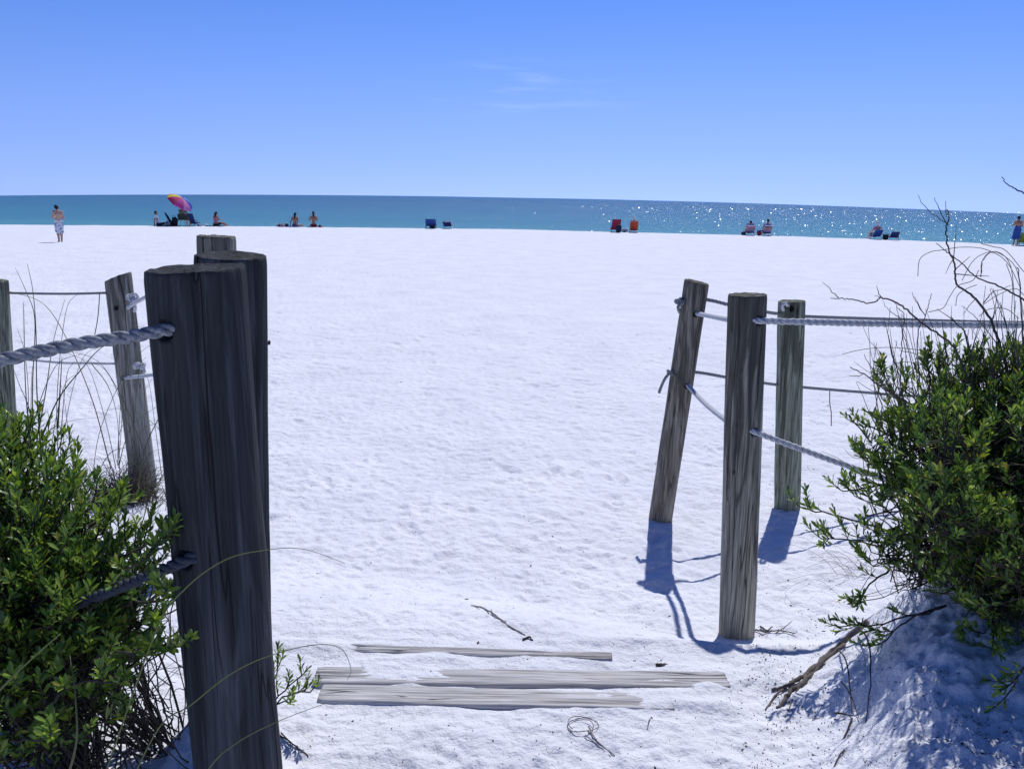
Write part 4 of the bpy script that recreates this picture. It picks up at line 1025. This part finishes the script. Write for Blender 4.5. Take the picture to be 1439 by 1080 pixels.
# ---- beach chairs
def chair(px, py, w_px, h_px, fabric, label, frame=None, rz=0, pillow=None, recline=.30, pouch=None, stripes=None, armrest=True, dx=0, seat=.18):
    p = hit_beach(px, py); W = w_px/FPX*p[1]; H = h_px/FPX*p[1]
    rt = empty('beach_chair', p+np.array([0, dx, 0]), rz, label, 'beach chair', 'low beach chairs by the water')
    fr = frame or M_metal; r = .012
    zs = seat; bw = W/2-.03
    tb = recline
    mb = MB()
    for s in (-1, 1):
        mb.tube([(s*bw, .05, zs-.04), (s*bw, -tb*.5, (zs+H)/2-.02), (s*bw, -tb, H-.03)], r, 8)
        mb.tube([(s*bw, -.22, .012), (s*bw, .0, zs+.05), (s*bw, .18, zs+.18)], r, 8); mb.tube([(s*bw, .52, zs+.06), (s*bw, .30, .06), (s*bw, .22, .012), (s*bw, -.22, .012)], r, 8)
        mb.tube([(s*bw, .05, zs-.04), (s*bw, .52, zs+.06)], r, 8)
    mb.tube([(-bw, -tb, H-.03), (bw, -tb, H-.03)], r, 8); mb.tube([(-bw, .52, zs+.06), (bw, .52, zs+.06)], r, 8); mb.tube([(-bw, -.22, .012), (bw, -.22, .012)], r, 8)
    mb.build('frame', fr, rt)
    def panel(p0, p1, sag, name, mats, n=14, m_=10, bands=None, round_top=0):
        q = MB(); V = []; Fc = []; mi = []
        for lay in (0, .012):
            for i in range(n+1):
                t = i/n; c = L_(p0, p1, t)
                hw = bw*(1-round_top*max(0, (t-.75)/.25)**2)
                for k in range(m_+1):
                    u = k/m_*2-1
                    V.append((u*hw, c[1]-lay-sag*math.sin(PI*t)*(1-u*u)*.8, c[2]-.03*(1-u*u)*(t > .98)*(1 if sag > 0 else 0)+lay*.2))
        st = (n+1)*(m_+1)
        for L0 in (0, st):
            for i in range(n):
                for k in range(m_):
                    a = L0+i*(m_+1)+k; Fc.append((a, a+1, a+m_+2, a+m_+1) if L0 else (a+m_+1, a+m_+2, a+1, a)); mi.append(0 if not bands else bands[min(len(bands)-1, int(i/n*len(bands)))])
        edge = [i*(m_+1) for i in range(n+1)]; e2 = [i*(m_+1)+m_ for i in range(n+1)]; bt = list(range(m_+1)); tp = [n*(m_+1)+k for k in range(m_+1)]
        for E_ in (edge, e2, bt, tp):
            for a, b in zip(E_[:-1], E_[1:]): Fc.append((a, b, b+st, a+st)); mi.append(0)
        q.add(V, Fc); q.mi = mi
        return q.build(name, mats, rt)
    mats = fabric if isinstance(fabric, list) else [fabric]
    panel((0, .04, zs-.02), (0, -tb-.005, H-.02), .05, 'backrest', mats, bands=stripes, round_top=.12)
    panel((0, .04, zs-.03), (0, .52, zs+.05), .0, 'seat', mats[:1])
    if armrest:
        for s in (-1, 1):
            a = MB(); a.box((s*bw, .08, zs+.20), (.05, .36, .025)); a.build('armrest', fr, rt)
    if pillow is not None:
        a = MB(); a.ball((0, -tb-.03, H-.03), (bw*.75, .05, .06), 8, fn=lambda q: 1-.1*abs(q[0])**3); a.build('headrest', pillow, rt)
    if pouch is not None:
        a = MB(); a.box((pouch[1]*bw, -tb*.4-.11, H*pouch[2]), (bw*pouch[3], .12, H*pouch[4]), bev=.3); a.build('pouch', pouch[0], rt)
    return rt, p, H
M_metal = plain('chair_metal', (.42, .45, .5), .35, .1, 20, .6)
M_dark = plain('dark_frame', (.03, .03, .04), .6)
blue = plain('blue_canvas', (.02, .075, .30), .8, .2, 8); navyc = plain('navy_canvas', (.012, .03, .13), .8, .2, 8)
red = plain('magenta_red_canvas', (.32, .02, .06), .8, .2, 8); orange = plain('orange_red_canvas', (.42, .07, .03), .8, .3, 8)
green = plain('lime_canvas', (.16, .25, .03), .8, .2, 8); s_white = plain('stripe_white', (.6, .62, .7)); s_lil = plain('stripe_lilac', (.28, .20, .38)); s_or = plain('stripe_orange', (.36, .20, .16)); s_navy = plain('stripe_navy', (.03, .04, .14)); s_pink = plain('stripe_pink', (.42, .16, .28))
olive = plain('olive_canvas', (.05, .06, .05), .8, .2, 8)

def seated_in(rt, H, skin, shirt=None, hair=HAIR, head_up=.0, label='', wear='shirt', hat=None, dy=0, z0=.24):
    """a person sitting in a low chair facing the sea"""
    J = dict(hipL=(-.09, .14, z0), hipR=(.09, .14, z0), chest=(0, -.02, z0+.36), neck=(0, -.07, z0+.55), head=(0, -.05, z0+.68+head_up), shL=(-.18, -.05, z0+.47), shR=(.18, -.05, z0+.47),
             elL=(-.25, .10, z0+.26), wrL=(-.23, .30, z0+.24), elR=(.25, .10, z0+.26), wrR=(.23, .30, z0+.24), knL=(-.10, .56, z0+.16), knR=(.10, .56, z0+.16), anL=(-.10, .86, .08), anR=(.10, .86, .08), look=(0, 1, -.08))
    pr = empty('person', tuple(rt.location), rt.rotation_euler.z, label, 'person')
    figure(J, skin, pr, hair=hair); torso_wear(J, pr, shirt or white, wear, sleeve=.4 if wear == 'shirt' else 0)
    shorts_wear(J, pr, navy, 'shorts', .7)
    if hat is not None:
        hb = MB(); hb.ball(J['head']+np.array([0, 0, .05]), (.10, .115, .09), 10); 
        V = []; n = 24
        hb.tube([J['head']+np.array([0, 0, .045]), J['head']+np.array([0, 0, .055])], [.19, .175], 24)
        hb.build('sun_hat', hat, pr)
    return pr
# pair left of centre
chair(605.5, 320, 15, 13.5, blue, 'deep blue beach chair, left one of the empty pair near centre', M_dark, pouch=(M_dark, .35, .18, 1.1, .30))
chair(629, 320.5, 13, 10.5, navyc, 'smaller navy beach chair with pale top edge near centre', M_metal, rz=-.15, pillow=plain('pale_towel', (.35, .38, .5)), pouch=(blue, -.2, .45, 1.0, .35))
# red and orange pair
chair(865, 325, 13, 18, red, 'tall magenta red beach chair with a dark pack behind it', M_dark, rz=.1)
c2, p2, H2 = chair(890.5, 325.5, 12.5, 16, [orange, s_white], 'orange red beach chair with a rounded back and a sitter in it', M_metal, rz=-.08)
seated_in(c2, H2, SK[1], orange, HAIRW, label='white-haired person sitting in the orange red chair', head_up=.02)
# striped pair
st = [s_navy, s_lil, s_or, s_white, s_pink]
c3, p3_, H3 = chair(1053.5, 329.5, 13, 14.5, [s_navy, s_lil, s_or, s_white, s_pink], 'striped low beach chair left of the small red cooler', M_metal, stripes=[0, 1, 1, 2, 4, 1, 3])
seated_in(c3, H3, SK[1], s_lil, HAIR, label='person whose hair just shows over the striped chair left of the cooler', head_up=-.10)
c4, p4_, H4 = chair(1077.5, 330, 12, 15, [s_navy, s_lil, s_or, s_white, s_pink], 'striped low beach chair right of the small red cooler', M_metal, stripes=[0, 1, 1, 2, 2, 0, 3])
seated_in(c4, H4, SK[0], s_lil, HAIR, label='dark-haired person in the striped chair right of the cooler', head_up=.02)
# blue pair at the right
c5, p5_, H5 = chair(1231, 335.3, 13.5, 14, blue, 'bright blue beach chair left of the black cooler at the right', M_metal, rz=.12)
seated_in(c5, H5, SK[1], pink, HAIRW, label='person in a pale wide-brimmed hat in the bright blue chair', hat=plain('straw_hat', (.45, .50, .52)), head_up=.02)
chair(1256, 335.8, 13, 12.5, navyc, 'navy beach chair right of the black cooler at the right', M_metal, rz=-.12)
chair(1436, 345, 10, 18, green, 'lime green beach chair at the right edge beside the standing person', M_dark, rz=-.3)
# chairs under the umbrella
c6, p6_, H6 = chair(258, 316.8, 15, 17, olive, 'olive camp chair under the rainbow umbrella', M_dark, seat=.40, recline=.12)
seated_in(c6, H6, SK[0], plain('khaki_shirt', (.12, .13, .11)), HAIR, label='dark-haired person sitting under the rainbow umbrella', head_up=.02, z0=.50)
chair(271.5, 315.5, 9, 18, navyc, 'narrow navy camp chair at the right under the umbrella', M_dark, rz=-.2)

# ---- bags, coolers, towels
def bundle(name, px, py, w, h, d, mat, label, cat, seed=0, sharp=.25, strap=None, rz=0, lid=None):
    p = hit_beach(px, py); W = w/FPX*p[1]; H = h/FPX*p[1]
    o = empty(name, p, rz, label, cat)
    q = MB(); rs_ = np.random.RandomState(seed); ph = rs_.rand(4)*6
    q.ball((0, 0, H*.47), (W/2, d/2, H*.5), 12, fn=lambda v: (max(abs(v[0]), abs(v[1]), abs(v[2])))**(-sharp)*(1+.05*math.sin(v[0]*7+ph[0])*math.sin(v[2]*6+ph[1])))
    q.build('body', mat, o)
    if strap is not None:
        q = MB(); q.tube(spline([(-W*.25, -d*.4, H*.6), (-W*.2, -d*.2, H*1.02), (W*.0, 0, H*1.14), (W*.2, -d*.2, H*1.02), (W*.25, -d*.4, H*.6)], 6), .015, 6); q.build('strap', strap, o)
    if lid is not None:
        q = MB(); q.box((0, 0, H*.97), (W*1.04, d*1.04, H*.14), bev=.25); q.build('lid', lid, o)
        q = MB(); q.tube(spline([(-W*.45, 0, H*.8), (-W*.4, 0, H*1.18), (0, 0, H*1.25), (W*.4, 0, H*1.18), (W*.45, 0, H*.8)], 6), .012, 6); q.build('handle', lid, o)
    return o
bundle('backpack', 867, 325.6, 8, 11, .22, navy, 'dark pack standing behind the tall magenta red chair', 'bag', 1, strap=blk).location.y -= .9
bundle('beach_bag', 878, 325.5, 9, 4.5, .35, patterned('bag_blue_white', [(.03, .04, .18), (.55, .58, .66)], 9, .56), 'blue and white bag on the sand between the red and orange chairs', 'bag', 2, strap=white)
bundle('beach_bag', 1044.5, 329.5, 6, 5, .35, navy, 'dark bag leaning left of the left striped chair', 'bag', 3, strap=blk)
bundle('cooler', 1066.5, 330, 6, 7, .3, plain('red_plastic', (.28, .02, .03), .4), 'small red cooler with a blue lid between the striped chairs', 'cooler', 4, .35, lid=plain('blue_lid', (.04, .12, .35), .4))
bundle('cooler', 1244, 335.8, 7, 7, .35, plain('black_plastic', (.012, .016, .014), .5), 'black cooler between the two blue chairs at the right', 'cooler', 5, .38, lid=blk)
bundle('suitcase', 246, 317.8, 8, 13, .30, blk, 'tall dark trolley bag standing left of the umbrella', 'bag', 6, .40, strap=blk)
o = bundle('umbrella_bag', 243, 316, 3.4, 22, .15, navy, 'slanting dark long bag leaning against the trolley bag', 'bag', 7, .1); o.rotation_euler = (0, -.50, 0)
bundle('beach_bag', 236, 317.8, 8, 7, .3, patterned('bag_grey_white', [(.05, .06, .12), (.45, .47, .55)], 14), 'mottled grey bag in front of the white-shirted person', 'bag', 8, strap=white)
bundle('beach_bag', 395, 317.5, 13, 4.5, .5, patterned('bag_plum', [(.06, .02, .07), (.50, .40, .50)], 7, .55), 'low plum bag left of the two sunbathers', 'bag', 9)
bundle('beach_bag', 403, 316.5, 5, 5, .3, navy, 'small navy bag next to the left sunbather', 'bag', 10, strap=white)
bundle('beach_bag', 449.5, 317, 4, 3.4, .25, blk, 'small black bag right of the right sunbather', 'bag', 11)
bundle('beach_bag', 281, 317, 7, 3.6, .35, patterned('bag_lilac', [(.12, .10, .3), (.5, .5, .6)], 10), 'lilac patterned bag between umbrella and pink-topped woman', 'bag', 12)
bundle('beach_bag', 290, 316.8, 5, 3.2, .3, white, 'small white bag left of the pink-topped woman', 'bag', 13)
def towel(px, py, w, d, mat, label, rz=0):
    p = hit_beach(px, py); W = w/FPX*p[1]; q = MB(); V = []; Fc = []; n, m_ = 24, 14
    for lay in (.022, -.01):
        for i in range(n+1):
            for k in range(m_+1):
                x = (i/n-.5)*W; y = (k/m_-.5)*d; c, s = math.cos(rz), math.sin(rz); X, Y = x*c-y*s, x*s+y*c
                V.append((X, Y, float(ground(p[0]+X, p[1]+Y))-p[2]+lay+.012*float(noise2(x*5+3, y*5, 55))))
    st_ = (n+1)*(m_+1)
    for L0 in (0, st_):
        for i in range(n):
            for k in range(m_): a = L0+i*(m_+1)+k; Fc.append((a, a+m_+1, a+m_+2, a+1))
    for i in range(n):
        for e in (0, m_): a = i*(m_+1)+e; Fc.append((a, a+m_+1, a+m_+1+st_, a+st_))
    for k in range(m_):
        for e in (0, n): a = e*(m_+1)+k; Fc.append((a, a+1, a+1+st_, a+st_))
    q.add(V, Fc); o = q.build('beach_towel', mat); o.location = p.tolist(); return tag(o, label, 'towel')
towel(303, 316.8, 22, .9, plain('black_towel', (.02, .02, .03)), 'dark towel under the pink-topped woman', 0)
towel(414, 317.2, 17, .9, plain('violet_towel', (.10, .12, .38)), 'violet blue towel under the left sunbather')
towel(444, 318.1, 20, .9, plain('pink_towel', (.34, .06, .14)), 'red pink towel under the right sunbather')
towel(232, 317.8, 24, .9, navy, 'navy towel under the white-shirted person')
towel(889, 325.8, 13, .8, s_white, 'white towel spread under the orange red chair')
for dx in (-.35, .25):
    mb = MB(); mb.ball((0, 0, .02), (.05, .13, .035), 8, fn=lambda q: 1-.2*max(0, q[1]))
    o = mb.build('sandal', blk); q_ = hit_beach(1088, 331); o.location = (q_[0]+dx, q_[1], q_[2])
    tag(o, ('left' if dx < 0 else 'right')+' one of two dark sandals on the sand right of the striped chairs', 'sandal', 'sandals by the striped chairs')

# ---- umbrella
p = hit_beach(262, 316.8); mpp = p[1]/FPX
rt = empty('beach_umbrella', p, 0, 'tilted rainbow beach umbrella over the camp chairs at the left', 'umbrella')
ux, uz = (256.5-262)*mpp, (317-283)*mpp
axv = unit([.60, -.16, .80]); a_ = unit(np.cross(axv, [0, 1, 0])); b_ = np.cross(axv, a_)
Rc = 18.8*mpp; dep = .34*Rc; ctr = np.array([ux, 0, uz])
cols = [(.80, .66, .12), (.60, .05, .20), (.66, .10, .40), (.70, .30, .58), (.05, .06, .50), (.25, .50, .85), (.05, .08, .55), (.20, .45, .80)]
mats = [plain('canopy_panel_%s' % n_, c_, .7, .06, 3) for n_, c_ in zip(('yellow', 'orange', 'magenta', 'pink', 'crimson', 'blue', 'sky', 'cobalt'), cols)]
for m_ in mats:       # thin cloth glows a little when the sun is behind it
    nt = m_.node_tree; b = [x for x in nt.nodes if x.type == 'BSDF_PRINCIPLED'][0]; o_ = [x for x in nt.nodes if x.type == 'OUTPUT_MATERIAL'][0]
    t = nt.nodes.new('ShaderNodeBsdfTranslucent'); mx = nt.nodes.new('ShaderNodeMixShader'); mx.inputs[0].default_value = .4
    nt.links.new(b.inputs['Base Color'].links[0].from_socket, t.inputs[0]); nt.links.new(b.outputs[0], mx.inputs[1]); nt.links.new(t.outputs[0], mx.inputs[2]); nt.links.new(mx.outputs[0], o_.inputs[0])
q = MB(); nr_, ns = 8, 8
for lay in (0, .008):
    for s_ in range(8):
        for k in range(ns):
            V = []
            for (ri, kk_) in ((0, 0), (0, 1), (1, 1), (1, 0)): pass
            for i in range(nr_):
                quad = []
                for (ii, k2) in ((i, k), (i+1, k), (i+1, k+1), (i, k+1)):
                    t = ii/nr_; u = k2/ns; ang = (s_+u)*PI/4
                    sag = 1-.10*math.sin(PI*u)*t*t
                    rr_ = Rc*math.sin(t*1.15)/math.sin(1.15)*sag; hh = dep*(math.cos(t*1.15)-math.cos(1.15))/(1-math.cos(1.15))*1.25
                    quad.append(ctr+a_*rr_*math.cos(ang)+b_*rr_*math.sin(ang)+axv*(hh-dep*.5-lay))
                q.add(quad, [(0, 1, 2, 3)], s_)
q.build('canopy', mats, rt, smooth=True)
q = MB()
for s_ in range(8):
    ang = s_*PI/4; P = []
    for t in np.linspace(0, 1, 8):
        rr_ = Rc*math.sin(t*1.15)/math.sin(1.15); hh = dep*(math.cos(t*1.15)-math.cos(1.15))/(1-math.cos(1.15))*1.25
        P.append(ctr+a_*rr_*math.cos(ang)+b_*rr_*math.sin(ang)+axv*(hh-dep*.5-.02))
    q.tube(P, .008, 5)
q.build('ribs', M_metal, rt)
q = MB(); top_ = ctr+axv*dep*.75; kneep = ctr-axv*.45*Rc*.8
q.tube([top_, ctr, kneep, (kneep+np.array([0, 0, 0]))*[.5, .5, .5]+np.array([0, 0, 0]), (0, 0, -.25)], .018, 8); q.build('pole', s_white, rt)

# ------------------------------------------------------------------ camera, light, sky
cam = bpy.data.cameras.new('camera'); co = bpy.data.objects.new('camera', cam); COL.objects.link(co); sc.camera = co
cam.sensor_width = 36; cam.lens = 36*FPX/1439; cam.clip_end = 30000; cam.clip_start = .05
Rm = Matrix(((Rv[0], Uv[0], -Fv[0]), (Rv[1], Uv[1], -Fv[1]), (Rv[2], Uv[2], -Fv[2])))
co.matrix_world = Matrix.Translation(tuple(CAM))@Rm.to_4x4()
sun = bpy.data.lights.new('sun', 'SUN'); so = bpy.data.objects.new('sun', sun); COL.objects.link(so)
sun.energy = 3.5; sun.angle = math.radians(.53); sun.color = (1, .98, .95)
so.rotation_euler = Vector(SV.tolist()).to_track_quat('Z', 'Y').to_euler(); so.location = (5, 10, 20)
w = bpy.data.worlds.new('World'); sc.world = w; w.use_nodes = True; nt = w.node_tree; nt.nodes.clear(); L = nt.links.new
out = N(nt, 'ShaderNodeOutputWorld'); bg = N(nt, 'ShaderNodeBackground'); L(bg.outputs[0], out.inputs[0]); bg.inputs['Strength'].default_value = .105
sky = N(nt, 'ShaderNodeTexSky', sky_type='NISHITA'); sky.sun_disc = False; sky.sun_elevation = SUN_EL; sky.sun_rotation = SUN_AZ
sky.air_density = 1.0; sky.dust_density = .15; sky.ozone_density = 2.2; sky.altitude = 0
tc = N(nt, 'ShaderNodeTexCoord'); sp = N(nt, 'ShaderNodeSeparateXYZ'); L(tc.outputs['Generated'], sp.inputs[0])
mx = N(nt, 'ShaderNodeMath', operation='MAXIMUM'); mx.inputs[1].default_value = 0; L(sp.outputs['Z'], mx.inputs[0])
ad = N(nt, 'ShaderNodeMath', operation='ADD'); ad.inputs[1].default_value = .16; L(mx.outputs[0], ad.inputs[0])
cb = N(nt, 'ShaderNodeCombineXYZ'); L(sp.outputs['X'], cb.inputs[0]); L(sp.outputs['Y'], cb.inputs[1]); L(ad.outputs[0], cb.inputs[2])
nm = N(nt, 'ShaderNodeVectorMath', operation='NORMALIZE'); L(cb.outputs[0], nm.inputs[0]); L(nm.outputs[0], sky.inputs['Vector'])
ti = N(nt, 'ShaderNodeMix', data_type='RGBA', blend_type='MULTIPLY'); ti.inputs['Factor'].default_value = 1; ti.inputs['B'].default_value = (1.0, 1.0, 1.5, 1)
L(sky.outputs[0], ti.inputs['A'])
# a faint wisp of high cloud
mp = N(nt, 'ShaderNodeMapping'); mp.inputs['Scale'].default_value = (8, 8, 90); mp.inputs['Rotation'].default_value = (0, .30, 0); L(tc.outputs['Generated'], mp.inputs['Vector'])
cn = N(nt, 'ShaderNodeTexNoise', i_Scale=1.0, i_Detail=7.0, i_Roughness=.6, i_Distortion=.5); L(mp.outputs[0], cn.inputs['Vector'])
cr = ramp(nt, [(.50, (0, 0, 0)), (.78, (1, 1, 1))]); L(cn.outputs[0], cr.inputs[0])
cd = unit(ray(735, 125)); vs = N(nt, 'ShaderNodeVectorMath', operation='SUBTRACT'); L(tc.outputs['Generated'], vs.inputs[0]); vs.inputs[1].default_value = cd.tolist()
vm = N(nt, 'ShaderNodeVectorMath', operation='MULTIPLY'); vm.inputs[1].default_value = (.8, .4, 3.0); L(vs.outputs[0], vm.inputs[0])
vl = N(nt, 'ShaderNodeVectorMath', operation='LENGTH'); L(vm.outputs[0], vl.inputs[0])
mr = N(nt, 'ShaderNodeMapRange', interpolation_type='SMOOTHSTEP'); mr.inputs['From Min'].default_value = .0; mr.inputs['From Max'].default_value = .15; mr.inputs['To Min'].default_value = .26; mr.inputs['To Max'].default_value = 0; L(vl.outputs['Value'], mr.inputs['Value'])
mm = N(nt, 'ShaderNodeMath', operation='MULTIPLY'); L(cr.outputs[0], mm.inputs[0]); L(mr.outputs[0], mm.inputs[1])
cm = N(nt, 'ShaderNodeMix', data_type='RGBA'); L(mm.outputs[0], cm.inputs['Factor']); L(ti.outputs['Result'], cm.inputs['A']); cm.inputs['B'].default_value = (9, 9.5, 11, 1)
zr = ramp(nt, [(0, (1.02, .985, .95)), (.10, (.82, .93, .95)), (.24, (.445, .75, .93)), (.5, (.24, .38, .52)), (1, (.20, .32, .44))]); L(sp.outputs['Z'], zr.inputs[0])     # deeper blue overhead
zm = N(nt, 'ShaderNodeVectorMath', operation='MULTIPLY'); L(cm.outputs['Result'], zm.inputs[0]); L(zr.outputs[0], zm.inputs[1])
L(zm.outputs[0], bg.inputs['Color'])
sc.view_settings.view_transform = 'Standard'; sc.view_settings.look = 'None'; sc.view_settings.exposure = 0; sc.view_settings.gamma = 1
sc.cycles.max_bounces = 8; sc.cycles.use_denoising = True
try: sc.cycles.denoiser = 'OPENIMAGEDENOISE'
except Exception: pass
